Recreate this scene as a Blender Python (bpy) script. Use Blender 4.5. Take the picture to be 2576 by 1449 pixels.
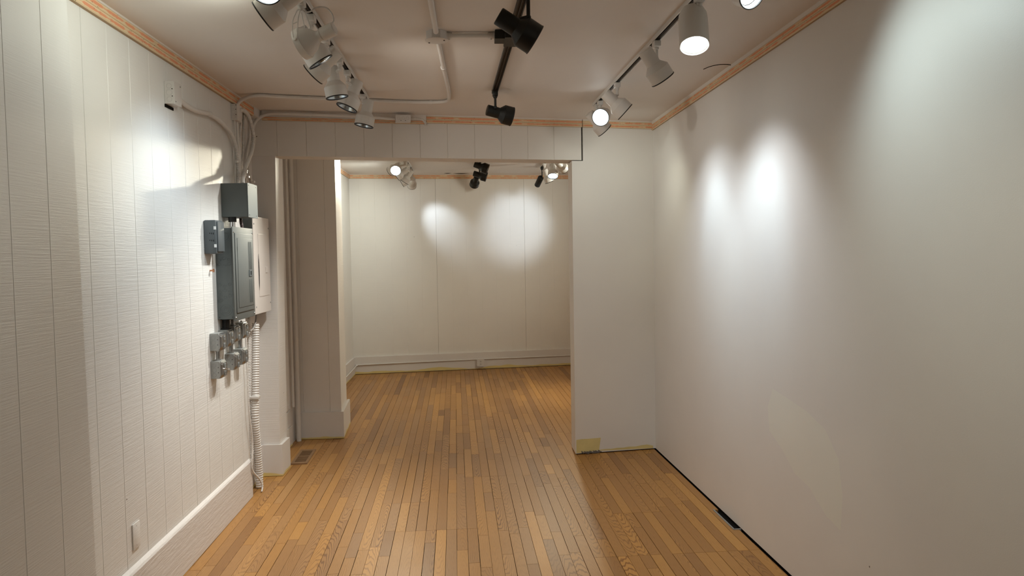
import bpy, bmesh, math, random
from mathutils import Vector, Matrix, Quaternion
for o in list(bpy.data.objects): bpy.data.objects.remove(o, do_unlink=True)
random.seed(7)
S = bpy.context.scene
COL = S.collection
# ------------------------------------------------------------------ camera
H = 1.5914
YAW, PITCH, ROLL = 0.056822, -0.045769, 0.016623
cam = bpy.data.cameras.new('camera'); camo = bpy.data.objects.new('camera', cam); COL.objects.link(camo)
Rh = Vector((math.cos(YAW), -math.sin(YAW), 0)); F0 = Vector((math.sin(YAW), math.cos(YAW), 0)); Z = Vector((0, 0, 1))
Df = F0*math.cos(PITCH)+Z*math.sin(PITCH); Uh = -F0*math.sin(PITCH)+Z*math.cos(PITCH)
Xc = Rh*math.cos(ROLL)-Uh*math.sin(ROLL); Yc = Rh*math.sin(ROLL)+Uh*math.cos(ROLL)
camo.matrix_world = Matrix(((Xc.x, Yc.x, -Df.x, 0), (Xc.y, Yc.y, -Df.y, 0), (Xc.z, Yc.z, -Df.z, H), (0, 0, 0, 1)))
cam.sensor_width = 36; cam.sensor_fit = 'HORIZONTAL'; cam.lens = 36*1863.51/2576; cam.clip_start = 0.05
S.camera = camo
# ------------------------------------------------------------------ world, exposure
w = bpy.data.worlds.new('world'); S.world = w; w.use_nodes = True
w.node_tree.nodes['Background'].inputs[0].default_value = (0.5, 0.5, 0.5, 1)
w.node_tree.nodes['Background'].inputs[1].default_value = 0.0
S.view_settings.view_transform = 'Standard'; S.view_settings.look = 'None'
S.view_settings.gamma = 1; S.view_settings.exposure = 0.85; S.view_settings.use_curve_mapping = False
LIGHT_COL = (1.0, 0.965, 0.93)
WARM_COL = (1.0, 0.9, 0.74)
G = 1.0     # overall lamp power
# red, green and blue watts of every lamp, in the order the lamps are built
LT = [(1.6, 2, 2.1), (3.8, 3.7, 3.1), (6.4, 6.9, 6.1), (16, 15, 13.2), (12.5, 15.6, 18), (23, 16.3, 11), (13.2, 14, 13.7), (54.5, 55.5, 53), (6.9, 8.5, 8.4), (1, 1, .9),
      (6, 8.2, 9.4), (16, 17.5, 18.7), (6, 8, 9), (10.9, 12.4, 13.6), (.5, .5, .4), (2.3, 2.4, 1.9), (3.9, 4.2, 3.8), (15.9, 15.7, 12.8), (2.9, 2.7, 2.5),
      (9, 7, 4), (78, 75, 61), (23.8, 25.5, 23.5), (10.3, 12, 13.6), (.3, .3, .3), (21.8, 25.6, 29.5), (.3, .3, .3), (24.4, 22.3, 22), (57, 53, 40), (6.7, 4.5, 2), (53.4, 53.1, 45.8)]
NL = [0]
# ------------------------------------------------------------------ helpers
def tag(o, label=None, cat=None, group=None, kind=None):
    if label: o['label'] = label
    if cat: o['category'] = cat
    if group: o['group'] = group
    if kind: o['kind'] = kind
    return o
def empty(name, loc, label, cat, group=None):
    o = bpy.data.objects.new(name, None); COL.objects.link(o); o.location = loc; o.empty_display_size = .05
    return tag(o, label, cat, group)
def obj(name, bm, m, parent=None, smooth=False, loc=None):
    me = bpy.data.meshes.new(name)
    bmesh.ops.recalc_face_normals(bm, faces=bm.faces[:])
    bm.to_mesh(me); bm.free()
    if smooth:
        for p in me.polygons: p.use_smooth = True
        try: me.set_sharp_from_angle(angle=math.radians(35))
        except Exception: pass
    if m: me.materials.append(m)
    o = bpy.data.objects.new(name, me); COL.objects.link(o)
    if parent:
        o.parent = parent
        o.matrix_parent_inverse = Matrix.Identity(4)
        par = parent; off = Vector((0, 0, 0))
        while par is not None: off += par.location; par = par.parent
        me.transform(Matrix.Translation(-off))
    return o
def center_origin(o):
    """move a top-level mesh's origin to its base centre"""
    me = o.data; xs = [v.co for v in me.vertices]
    lo = Vector([min(c[i] for c in xs) for i in range(3)]); hi = Vector([max(c[i] for c in xs) for i in range(3)])
    c = Vector(((lo.x+hi.x)/2, (lo.y+hi.y)/2, lo.z)); me.transform(Matrix.Translation(-c)); o.location = c
    return o
def box(bm, lo, hi, M=None, bev=0):
    r = bmesh.ops.create_cube(bm, size=1)
    vs = r['verts']
    for v in vs:
        v.co = Vector([lo[i]+(v.co[i]+.5)*(hi[i]-lo[i]) for i in range(3)])
    if bev:
        es = list({e for v in vs for e in v.link_edges})
        rr = bmesh.ops.bevel(bm, geom=es, offset=bev, segments=2, affect='EDGES', profile=.5)
        vs = list({v for f in rr['faces'] for v in f.verts} | {v for v in vs if v.is_valid})
    if M is not None:
        for v in vs: v.co = M @ v.co
    return vs
def prism(bm, pts, z0, z1):
    """vertical prism over a plan polygon; z0/z1 numbers or functions"""
    f0 = z0 if callable(z0) else (lambda x, y: z0); f1 = z1 if callable(z1) else (lambda x, y: z1)
    a = [bm.verts.new((x, y, f0(x, y))) for x, y in pts]; b = [bm.verts.new((x, y, f1(x, y))) for x, y in pts]
    n = len(pts)
    for i in range(n): bm.faces.new((a[i], a[(i+1) % n], b[(i+1) % n], b[i]))
    bm.faces.new(list(reversed(a))); bm.faces.new(b)
def extr(bm, prof, A, B, up=Vector((0, 0, 1)), side=None, caps=True, A1=None):
    """extrude a (s,t) profile from A to B: s along side, t along up"""
    A = Vector(A); B = Vector(B); d = (B-A).normalized()
    if side is None: side = d.cross(up).normalized()
    va = [bm.verts.new(A+side*s+up*t) for s, t in prof]; vb = [bm.verts.new(B+side*s+up*t) for s, t in prof]
    n = len(prof)
    for i in range(n): bm.faces.new((va[i], va[(i+1) % n], vb[(i+1) % n], vb[i]))
    if caps: bm.faces.new(list(reversed(va))); bm.faces.new(vb)
def lathe(bm, prof, M=None, n=40):
    """revolve (r,z) profile round Z"""
    rings = []
    for r, z in prof:
        if r < 1e-6: rings.append([bm.verts.new((0, 0, z))])
        else: rings.append([bm.verts.new((r*math.cos(2*math.pi*k/n), r*math.sin(2*math.pi*k/n), z)) for k in range(n)])
    for a, b in zip(rings, rings[1:]):
        for k in range(n):
            k2 = (k+1) % n
            if len(a) == 1 and len(b) == 1: continue
            if len(a) == 1: bm.faces.new((a[0], b[k], b[k2]))
            elif len(b) == 1: bm.faces.new((a[k], b[0], a[k2]))
            else: bm.faces.new((a[k], b[k], b[k2], a[k2]))
    if M is not None:
        for r in rings:
            for v in r: v.co = M @ v.co
def cyl(bm, A, B, r, n=16, r2=None, M=None):
    A = Vector(A); B = Vector(B); q = (B-A).to_track_quat('Z', 'Y'); L = (B-A).length
    T = Matrix.Translation(A) @ q.to_matrix().to_4x4()
    if M is not None: T = M @ T
    lathe(bm, [(0, 0), (r, 0), (r2 or r, L), (0, L)], T, n)
def crom(P, step):
    P = [Vector(p) for p in P]
    Q = [P[0]*2-P[1]]+P+[P[-1]*2-P[-2]]
    out = []
    for i in range(1, len(Q)-2):
        p0, p1, p2, p3 = Q[i-1:i+3]; n = max(2, int((p2-p1).length/step))
        for k in range(n):
            t = k/n
            out.append(.5*((2*p1)+(p2-p0)*t+(2*p0-5*p1+4*p2-p3)*t*t+(3*p1-p0-3*p2+p3)*t**3))
    out.append(P[-1]); return out
def tube(bm, P, r, n=12, step=.02, smooth=True, rib=0, pitch=.008, taper=None):
    if rib: step = pitch/8; rib = min(.34, rib*1.9)
    pts = crom(P, step*.4 if rib else step) if smooth else [Vector(p) for p in P]
    if rib:      # even spacing along the tube so that every rib is resolved
        out = [pts[0]]; acc = 0
        for a, b in zip(pts, pts[1:]):
            acc += (b-a).length
            if acc >= step: out.append(b); acc = 0
        pts = out
    # arclength
    rings = []; s = 0; up = None
    for i, p in enumerate(pts):
        d = (pts[min(i+1, len(pts)-1)]-pts[max(i-1, 0)]).normalized()
        if up is None:
            up = Vector((0, 0, 1)) if abs(d.z) < .9 else Vector((1, 0, 0))
        up = (up-d*up.dot(d)).normalized(); sd = d.cross(up)
        if i: s += (p-pts[i-1]).length
        rr = r
        if rib: rr = r*(1-rib*.5*(1-math.cos(2*math.pi*s/pitch)))
        rings.append([bm.verts.new(p+(up*math.cos(2*math.pi*k/n)+sd*math.sin(2*math.pi*k/n))*rr) for k in range(n)])
    for a, b in zip(rings, rings[1:]):
        for k in range(n): bm.faces.new((a[k], a[(k+1) % n], b[(k+1) % n], b[k]))
    bm.faces.new(rings[0]); bm.faces.new(list(reversed(rings[-1])))
def WL(p, k=1.49/1.454):
    """wall-side measurements were taken on x=-1.454; the finished panel face is at x=-1.49"""
    p = Vector(p); c = Vector((0, 0, H)); return c+(p-c)*k
# ------------------------------------------------------------------ materials
def newmat(name):
    m = bpy.data.materials.new(name); m.use_nodes = True
    nt = m.node_tree; b = nt.nodes['Principled BSDF']
    return m, nt, b
def nd(nt, t, **k):
    n = nt.nodes.new(t)
    for a, v in k.items(): setattr(n, a, v)
    return n
def simple(name, col, rough=.5, metal=0, spec=.5, bump=0, scale=200, emis=0, var=0):
    m, nt, b = newmat(name)
    b.inputs['Base Color'].default_value = (*col, 1); b.inputs['Roughness'].default_value = rough
    b.inputs['Metallic'].default_value = metal; b.inputs['Specular IOR Level'].default_value = spec
    if emis:
        b.inputs['Emission Color'].default_value = (*col, 1); b.inputs['Emission Strength'].default_value = emis
    tc = nd(nt, 'ShaderNodeTexCoord'); nz = nd(nt, 'ShaderNodeTexNoise'); nz.inputs['Scale'].default_value = scale
    nt.links.new(tc.outputs['Object'], nz.inputs['Vector'])
    if bump:
        bp = nd(nt, 'ShaderNodeBump'); bp.inputs['Strength'].default_value = bump; bp.inputs['Distance'].default_value = .001
        nt.links.new(nz.outputs['Fac'], bp.inputs['Height']); nt.links.new(bp.outputs['Normal'], b.inputs['Normal'])
    if var:
        n2 = nd(nt, 'ShaderNodeTexNoise'); n2.inputs['Scale'].default_value = 9; n2.inputs['Detail'].default_value = 4
        nt.links.new(tc.outputs['Object'], n2.inputs['Vector'])
        mx = nd(nt, 'ShaderNodeMixRGB', blend_type='MULTIPLY'); mx.inputs['Color1'].default_value = (*col, 1)
        cr = nd(nt, 'ShaderNodeValToRGB'); cr.color_ramp.elements[0].color = (1-var, 1-var, 1-var, 1); cr.color_ramp.elements[1].color = (1, 1, 1, 1)
        cr.color_ramp.elements[0].position = .3; cr.color_ramp.elements[1].position = .65
        nt.links.new(n2.outputs['Fac'], cr.inputs['Fac']); nt.links.new(cr.outputs['Color'], mx.inputs['Color2']); mx.inputs['Fac'].default_value = 1
        nt.links.new(mx.outputs['Color'], b.inputs['Base Color'])
    return m
PAINT = (0.735, 0.705, 0.665)
def paint(name, col=PAINT, rough=.5, grain=None, gstr=.5, fine=.15, yellow=None, speck=True):
    """painted wall; grain=(sx,sy,sz) gives brushed saw-marks, yellow=(height, reach) leaves a band of old yellow paint at the foot"""
    m, nt, b = newmat(name); L = nt.links.new
    b.inputs['Roughness'].default_value = rough; b.inputs['Specular IOR Level'].default_value = .4
    tc = nd(nt, 'ShaderNodeTexCoord')
    n1 = nd(nt, 'ShaderNodeTexNoise'); n1.inputs['Scale'].default_value = 1.7; n1.inputs['Detail'].default_value = 3
    L(tc.outputs['Object'], n1.inputs['Vector'])
    cr = nd(nt, 'ShaderNodeValToRGB'); e = cr.color_ramp.elements
    e[0].position = .35; e[1].position = .65
    e[0].color = (col[0]*.96, col[1]*.96, col[2]*.97, 1); e[1].color = (*col, 1)
    L(n1.outputs['Fac'], cr.inputs['Fac']); out = cr.outputs['Color']
    if speck:
        vo = nd(nt, 'ShaderNodeTexVoronoi'); vo.inputs['Scale'].default_value = 3.2
        L(tc.outputs['Object'], vo.inputs['Vector'])
        lt = nd(nt, 'ShaderNodeMath', operation='LESS_THAN'); lt.inputs[1].default_value = .012
        L(vo.outputs['Distance'], lt.inputs[0])
        mx = nd(nt, 'ShaderNodeMixRGB'); mx.inputs['Color2'].default_value = (.12, .1, .08, 1)
        L(lt.outputs[0], mx.inputs['Fac']); L(out, mx.inputs['Color1']); out = mx.outputs['Color']
    if yellow:
        sp = nd(nt, 'ShaderNodeSeparateXYZ'); L(tc.outputs['Object'], sp.inputs[0])
        n2 = nd(nt, 'ShaderNodeTexNoise'); n2.inputs['Scale'].default_value = yellow[2] if len(yellow) > 2 else 2.2; n2.inputs['Detail'].default_value = 3
        L(tc.outputs['Object'], n2.inputs['Vector'])
        ma = nd(nt, 'ShaderNodeMath', operation='MULTIPLY_ADD'); ma.inputs[1].default_value = yellow[1]; ma.inputs[2].default_value = yellow[0]-yellow[1]*.5
        L(n2.outputs['Fac'], ma.inputs[0])
        su = nd(nt, 'ShaderNodeMath', operation='SUBTRACT'); L(ma.outputs[0], su.inputs[0]); L(sp.outputs['Z'], su.inputs[1])
        mr = nd(nt, 'ShaderNodeMapRange'); mr.inputs['From Min'].default_value = 0; mr.inputs['From Max'].default_value = .006
        L(su.outputs[0], mr.inputs['Value'])
        mx = nd(nt, 'ShaderNodeMixRGB'); mx.inputs['Color2'].default_value = (.72, .59, .25, 1)
        L(mr.outputs[0], mx.inputs['Fac']); L(out, mx.inputs['Color1']); out = mx.outputs['Color']
    L(out, b.inputs['Base Color'])
    nf = nd(nt, 'ShaderNodeTexNoise'); nf.inputs['Scale'].default_value = 260; nf.inputs['Detail'].default_value = 3
    L(tc.outputs['Object'], nf.inputs['Vector'])
    b1 = nd(nt, 'ShaderNodeBump'); b1.inputs['Strength'].default_value = fine; b1.inputs['Distance'].default_value = .002
    L(nf.outputs['Fac'], b1.inputs['Height'])
    if grain:
        mp = nd(nt, 'ShaderNodeMapping'); mp.inputs['Scale'].default_value = grain; L(tc.outputs['Object'], mp.inputs['Vector'])
        ng = nd(nt, 'ShaderNodeTexNoise'); ng.inputs['Scale'].default_value = 1; ng.inputs['Detail'].default_value = 5; ng.inputs['Roughness'].default_value = .6
        L(mp.outputs[0], ng.inputs['Vector'])
        cg = nd(nt, 'ShaderNodeValToRGB'); cg.color_ramp.elements[0].position = .38; cg.color_ramp.elements[1].position = .62
        L(ng.outputs['Fac'], cg.inputs['Fac'])
        b2 = nd(nt, 'ShaderNodeBump'); b2.inputs['Strength'].default_value = gstr; b2.inputs['Distance'].default_value = .0018
        sz = nd(nt, 'ShaderNodeSeparateXYZ'); L(tc.outputs['Object'], sz.inputs[0])
        mz = nd(nt, 'ShaderNodeMapRange'); mz.inputs['From Min'].default_value = 2.35; mz.inputs['From Max'].default_value = 1.6; mz.inputs['To Min'].default_value = .3; L(sz.outputs['Z'], mz.inputs['Value'])
        mm = nd(nt, 'ShaderNodeMath', operation='MULTIPLY'); L(cg.outputs['Color'], mm.inputs[0]); L(mz.outputs[0], mm.inputs[1])
        L(mm.outputs[0], b2.inputs['Height']); L(b1.outputs['Normal'], b2.inputs['Normal']); L(b2.outputs['Normal'], b.inputs['Normal'])
    else: L(b1.outputs['Normal'], b.inputs['Normal'])
    return m
M_left = paint('rough_panel_paint', (.80, .78, .745), .42, grain=(3, 5, 190), gstr=.34)
M_base_l = paint('rough_base_paint', (.74, .70, .67), .5, grain=(3, 7, 60), gstr=.5, yellow=(.004, .012, 6), speck=False)
M_right = paint('drywall_paint', (.79, .76, .725), .46, fine=.10)
M_front = paint('partition_paint', (.79, .755, .71), .5, fine=.08)
M_frontL = paint('header_panel_paint', (.76, .72, .67), .5, grain=(4, 4, 130), gstr=.12)
M_far = paint('far_panel_paint', (.80, .77, .72), .5, grain=(4, 4, 130), gstr=.15)
M_col = paint('column_paint', (.79, .75, .71), .5, grain=(4, 4, 120), gstr=.2)
M_base = paint('baseboard_paint', (.74, .70, .665), .45, fine=.1, yellow=(.022, .05, 5), speck=False)
M_base_far = paint('far_baseboard_paint', (.74, .70, .665), .45, fine=.1, yellow=(.040, .14, 1.6), speck=False)
M_ceil = paint('ceiling_paint', (.76, .71, .66), .6, fine=.12, speck=False)
M_conduit = simple('painted_conduit', (.70, .665, .63), .4, bump=.1)
M_white = simple('lamp_white_enamel', (.72, .70, .67), .38, spec=.5)
M_trackw = simple('track_white_enamel', (.70, .68, .65), .4)
M_black = simple('black_enamel', (.012, .012, .011), .42, spec=.3)
M_rim = simple('black_rim', (.01, .01, .01), .5)
M_dark = simple('dark_void', (.008, .007, .006), .9, spec=.1)
M_slot = simple('track_slot', (.03, .022, .015), .6)
M_refl = simple('reflector_metal', (.62, .68, .72), .18, metal=1)
M_glass_off = simple('unlit_bulb_glass', (.28, .33, .36), .1, metal=.75)
M_box_grey = simple('grey_enamel', (.125, .14, .138), .5, spec=.22, bump=.15, scale=90, var=.08)
M_panel_grey = simple('panel_grey_enamel', (.125, .132, .125), .48, spec=.25, var=.06)
M_plastic = simple('grey_plastic', (.085, .098, .105), .42, spec=.5)
M_galv = simple('galvanised_steel', (.42, .43, .43), .28, metal=.9, bump=.25, scale=60, var=.25)
M_galvside = simple('galvanised_flat', (.36, .37, .36), .45, metal=.4, bump=.15, scale=60, var=.15)
M_recept = simple('receptacle_grey', (.20, .205, .20), .45)
M_chrome = simple('bright_steel', (.72, .73, .74), .16, metal=1)
M_beige = simple('beige_panel_enamel', (.62, .56, .52), .45)
M_screw = simple('dark_screw', (.05, .045, .04), .4, metal=.6)
M_label = simple('white_label', (.8, .82, .82), .4)
M_copper = simple('copper_fitting', (.5, .24, .13), .35, metal=.7)
M_vent = simple('wooden_register', (.30, .175, .09), .5, var=.2)
M_knock = simple('steel_knockout', (.30, .31, .30), .5, metal=.3)  # slightly darker grey for the steel box knockout rings
M_knock_w = simple('painted_knockout', (.62, .59, .56), .5)
M_knock_g = simple('grey_knockout', (.115, .13, .13), .45)
def lampglow(name, col, s):
    m, nt, b = newmat(name)
    b.inputs['Base Color'].default_value = (.8, .8, .8, 1); b.inputs['Roughness'].default_value = .3
    b.inputs['Emission Color'].default_value = (*col, 1); b.inputs['Emission Strength'].default_value = s
    tc = nd(nt, 'ShaderNodeTexCoord'); v = nd(nt, 'ShaderNodeTexVoronoi'); v.inputs['Scale'].default_value = 60
    nt.links.new(tc.outputs['Object'], v.inputs['Vector'])
    bp = nd(nt, 'ShaderNodeBump'); bp.inputs['Strength'].default_value = .3; nt.links.new(v.outputs['Distance'], bp.inputs['Height']); nt.links.new(bp.outputs['Normal'], b.inputs['Normal'])
    return m
M_lit = lampglow('lit_bulb', (.92, 1.0, 1.0), 7)
M_dim = lampglow('dim_bulb', (.85, .93, 1.0), .45)
def trim_mat():
    m, nt, b = newmat('glue_stained_pine'); L = nt.links.new
    b.inputs['Roughness'].default_value = .65
    uv = nd(nt, 'ShaderNodeUVMap'); sp = nd(nt, 'ShaderNodeSeparateXYZ'); L(uv.outputs[0], sp.inputs[0])
    # two glue bands across the width (v) broken along the length (u)
    mu = nd(nt, 'ShaderNodeMath', operation='MULTIPLY'); mu.inputs[1].default_value = 2; L(sp.outputs['Y'], mu.inputs[0])
    fr = nd(nt, 'ShaderNodeMath', operation='FRACT'); L(mu.outputs[0], fr.inputs[0])
    s5 = nd(nt, 'ShaderNodeMath', operation='SUBTRACT'); s5.inputs[1].default_value = .5; L(fr.outputs[0], s5.inputs[0])
    ab = nd(nt, 'ShaderNodeMath', operation='ABSOLUTE'); L(s5.outputs[0], ab.inputs[0])
    fl = nd(nt, 'ShaderNodeMath', operation='FLOOR'); L(mu.outputs[0], fl.inputs[0])
    cb = nd(nt, 'ShaderNodeCombineXYZ'); mlen = nd(nt, 'ShaderNodeMath', operation='MULTIPLY'); mlen.inputs[1].default_value = 12; L(sp.outputs['X'], mlen.inputs[0])
    L(mlen.outputs[0], cb.inputs['X']); m7 = nd(nt, 'ShaderNodeMath', operation='MULTIPLY'); m7.inputs[1].default_value = 17.3; L(fl.outputs[0], m7.inputs[0]); L(m7.outputs[0], cb.inputs['Y'])
    n1 = nd(nt, 'ShaderNodeTexNoise'); n1.inputs['Scale'].default_value = 1; n1.inputs['Detail'].default_value = 2; L(cb.outputs[0], n1.inputs['Vector'])
    th = nd(nt, 'ShaderNodeMapRange'); th.inputs['From Min'].default_value = .38; th.inputs['From Max'].default_value = .52; th.inputs['To Min'].default_value = .04; th.inputs['To Max'].default_value = .25; L(n1.outputs['Fac'], th.inputs['Value'])
    mp = nd(nt, 'ShaderNodeMapping'); mp.inputs['Scale'].default_value = (60, 30, 1); L(uv.outputs[0], mp.inputs['Vector'])
    n2 = nd(nt, 'ShaderNodeTexNoise'); n2.inputs['Scale'].default_value = 1; n2.inputs['Detail'].default_value = 4; L(mp.outputs[0], n2.inputs['Vector'])
    ad = nd(nt, 'ShaderNodeMath', operation='MULTIPLY_ADD'); ad.inputs[1].default_value = .35; L(n2.outputs['Fac'], ad.inputs[0]); L(ab.outputs[0], ad.inputs[2])
    lt = nd(nt, 'ShaderNodeMath', operation='SUBTRACT'); L(th.outputs[0], lt.inputs[0]); L(ad.outputs[0], lt.inputs[1])
    sh = nd(nt, 'ShaderNodeMapRange'); sh.inputs['From Min'].default_value = -.19; sh.inputs['From Max'].default_value = -.1; L(lt.outputs[0], sh.inputs['Value'])
    base = nd(nt, 'ShaderNodeMixRGB'); base.inputs['Color1'].default_value = (.78, .63, .42, 1); base.inputs['Color2'].default_value = (.68, .49, .29, 1); L(n2.outputs['Fac'], base.inputs['Fac'])
    mx = nd(nt, 'ShaderNodeMixRGB'); mx.inputs['Color2'].default_value = (.74, .30, .16, 1); L(sh.outputs[0], mx.inputs['Fac']); L(base.outputs[0], mx.inputs['Color1'])
    # staple holes
    vo = nd(nt, 'ShaderNodeTexVoronoi'); vo.inputs['Scale'].default_value = 1; mp2 = nd(nt, 'ShaderNodeMapping'); mp2.inputs['Scale'].default_value = (30, 4.5, 1); L(uv.outputs[0], mp2.inputs['Vector']); L(mp2.outputs[0], vo.inputs['Vector'])
    l2 = nd(nt, 'ShaderNodeMath', operation='LESS_THAN'); l2.inputs[1].default_value = .10; L(vo.outputs['Distance'], l2.inputs[0])
    m3 = nd(nt, 'ShaderNodeMixRGB'); m3.inputs['Color2'].default_value = (.07, .04, .03, 1); L(l2.outputs[0], m3.inputs['Fac']); L(mx.outputs[0], m3.inputs['Color1'])
    # joint line between the two strips
    fr2 = nd(nt, 'ShaderNodeMath', operation='GREATER_THAN'); fr2.inputs[1].default_value = .475; L(ab.outputs[0], fr2.inputs[0])
    m4 = nd(nt, 'ShaderNodeMixRGB'); m4.inputs['Color2'].default_value = (.45, .31, .18, 1); L(fr2.outputs[0], m4.inputs['Fac']); L(m3.outputs[0], m4.inputs['Color1'])
    L(m4.outputs[0], b.inputs['Base Color'])
    return m
M_trim = trim_mat()
def floor_mat():
    m, nt, b = newmat('oak_strip_floor'); L = nt.links.new
    uv = nd(nt, 'ShaderNodeUVMap'); at = nd(nt, 'ShaderNodeVertexColor'); at.layer_name = 'plank'
    sc = nd(nt, 'ShaderNodeSeparateColor'); L(at.outputs['Color'], sc.inputs[0])
    # warp
    mpw = nd(nt, 'ShaderNodeMapping'); mpw.inputs['Scale'].default_value = (20, 3.2, 1); L(uv.outputs[0], mpw.inputs['Vector'])
    nw = nd(nt, 'ShaderNodeTexNoise'); nw.inputs['Scale'].default_value = 1; nw.inputs['Detail'].default_value = 2; L(mpw.outputs[0], nw.inputs['Vector'])
    mp = nd(nt, 'ShaderNodeMapping'); mp.inputs['Scale'].default_value = (1, .085, 1); L(uv.outputs[0], mp.inputs['Vector'])
    ln = nd(nt, 'ShaderNodeVectorMath', operation='LENGTH'); L(mp.outputs[0], ln.inputs[0])
    wp = nd(nt, 'ShaderNodeMath', operation='MULTIPLY_ADD'); wp.inputs[1].default_value = .026; L(nw.outputs['Fac'], wp.inputs[0]); L(ln.outputs['Value'], wp.inputs[2])
    fq = nd(nt, 'ShaderNodeMath', operation='MULTIPLY'); fq.inputs[1].default_value = 1050; L(wp.outputs[0], fq.inputs[0])
    sn = nd(nt, 'ShaderNodeMath', operation='SINE'); L(fq.outputs[0], sn.inputs[0])
    gr = nd(nt, 'ShaderNodeMapRange'); gr.inputs['From Min'].default_value = .15; gr.inputs['From Max'].default_value = .95; L(sn.outputs[0], gr.inputs['Value'])
    # fine pores
    mpf = nd(nt, 'ShaderNodeMapping'); mpf.inputs['Scale'].default_value = (700, 14, 1); L(uv.outputs[0], mpf.inputs['Vector'])
    nf = nd(nt, 'ShaderNodeTexNoise'); nf.inputs['Scale'].default_value = 1; nf.inputs['Detail'].default_value = 2; L(mpf.outputs[0], nf.inputs['Vector'])
    # plank tone
    cr = nd(nt, 'ShaderNodeValToRGB'); e = cr.color_ramp.elements
    e[0].position = 0; e[0].color = (.205, .092, .030, 1); e[1].position = 1; e[1].color = (.60, .305, .078, 1)
    for p_, c_ in ((.12, (.29, .14, .044)), (.4, (.395, .195, .056)), (.7, (.485, .245, .065))):
        x = e.new(p_); x.color = (*c_, 1)
    L(sc.outputs[0], cr.inputs['Fac'])
    # hue shift to grey-brown or rose
    hx = nd(nt, 'ShaderNodeMixRGB'); hx.inputs['Color2'].default_value = (.31, .185, .10, 1)
    hf = nd(nt, 'ShaderNodeMapRange'); hf.inputs['From Min'].default_value = .55; hf.inputs['From Max'].default_value = 1; hf.inputs['To Max'].default_value = .38; L(sc.outputs[2], hf.inputs['Value'])
    L(hf.outputs[0], hx.inputs['Fac']); L(cr.outputs[0], hx.inputs['Color1'])
    # grain darkening
    ga = nd(nt, 'ShaderNodeMath', operation='MULTIPLY'); L(gr.outputs[0], ga.inputs[0]); L(sc.outputs[1], ga.inputs[1])
    gx = nd(nt, 'ShaderNodeMixRGB', blend_type='MULTIPLY'); gx.inputs['Color2'].default_value = (.42, .32, .25, 1); L(ga.outputs[0], gx.inputs['Fac']); L(hx.outputs[0], gx.inputs['Color1'])
    fx = nd(nt, 'ShaderNodeMixRGB', blend_type='MULTIPLY'); fm = nd(nt, 'ShaderNodeMapRange'); fm.inputs['From Min'].default_value = .5; fm.inputs['From Max'].default_value = .75; fm.inputs['To Max'].default_value = .55
    L(nf.outputs['Fac'], fm.inputs['Value']); L(fm.outputs[0], fx.inputs['Fac']); L(gx.outputs[0], fx.inputs['Color1']); fx.inputs['Color2'].default_value = (.62, .52, .45, 1)
    # worn traffic lane and grime blotches (real wear, world-fixed)
    tc = nd(nt, 'ShaderNodeTexCoord'); nb = nd(nt, 'ShaderNodeTexNoise'); nb.inputs['Scale'].default_value = 1.6; nb.inputs['Detail'].default_value = 4; L(tc.outputs['Object'], nb.inputs['Vector'])
    sx = nd(nt, 'ShaderNodeSeparateXYZ'); L(tc.outputs['Object'], sx.inputs[0])
    ax = nd(nt, 'ShaderNodeMath', operation='SUBTRACT'); ax.inputs[1].default_value = -.12; L(sx.outputs['X'], ax.inputs[0])
    aa = nd(nt, 'ShaderNodeMath', operation='ABSOLUTE'); L(ax.outputs[0], aa.inputs[0])
    lane = nd(nt, 'ShaderNodeMapRange'); lane.inputs['From Min'].default_value = 1.15; lane.inputs['From Max'].default_value = .35; lane.inputs['To Max'].default_value = .62; L(aa.outputs[0], lane.inputs['Value'])
    lm = nd(nt, 'ShaderNodeMath', operation='MULTIPLY'); bl = nd(nt, 'ShaderNodeMapRange'); bl.inputs['From Min'].default_value = .35; bl.inputs['From Max'].default_value = .62; bl.inputs['To Min'].default_value = .55; L(nb.outputs['Fac'], bl.inputs['Value'])
    L(lane.outputs[0], lm.inputs[0]); L(bl.outputs[0], lm.inputs[1])
    wx = nd(nt, 'ShaderNodeMixRGB', blend_type='MULTIPLY'); wx.inputs['Color2'].default_value = (.84, .86, .90, 1); L(lm.outputs[0], wx.inputs['Fac']); L(fx.outputs[0], wx.inputs['Color1'])
    # nail heads
    vo = nd(nt, 'ShaderNodeTexVoronoi'); vo.inputs['Scale'].default_value = 3.6; L(tc.outputs['Object'], vo.inputs['Vector'])
    l2 = nd(nt, 'ShaderNodeMath', operation='LESS_THAN'); l2.inputs[1].default_value = .013; L(vo.outputs['Distance'], l2.inputs[0])
    nx = nd(nt, 'ShaderNodeMixRGB'); nx.inputs['Color2'].default_value = (.07, .03, .015, 1); L(l2.outputs[0], nx.inputs['Fac']); L(wx.outputs[0], nx.inputs['Color1'])
    L(nx.outputs[0], b.inputs['Base Color'])
    ro = nd(nt, 'ShaderNodeMapRange'); ro.inputs['To Min'].default_value = .34; ro.inputs['To Max'].default_value = .5; L(nb.outputs['Fac'], ro.inputs['Value']); L(ro.outputs[0], b.inputs['Roughness'])
    b.inputs['Specular IOR Level'].default_value = .45
    bp = nd(nt, 'ShaderNodeBump'); bp.inputs['Strength'].default_value = .12; bp.inputs['Distance'].default_value = .001; bp.invert = True; L(ga.outputs[0], bp.inputs['Height']); L(bp.outputs['Normal'], b.inputs['Normal'])
    return m
M_floor = floor_mat()
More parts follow.
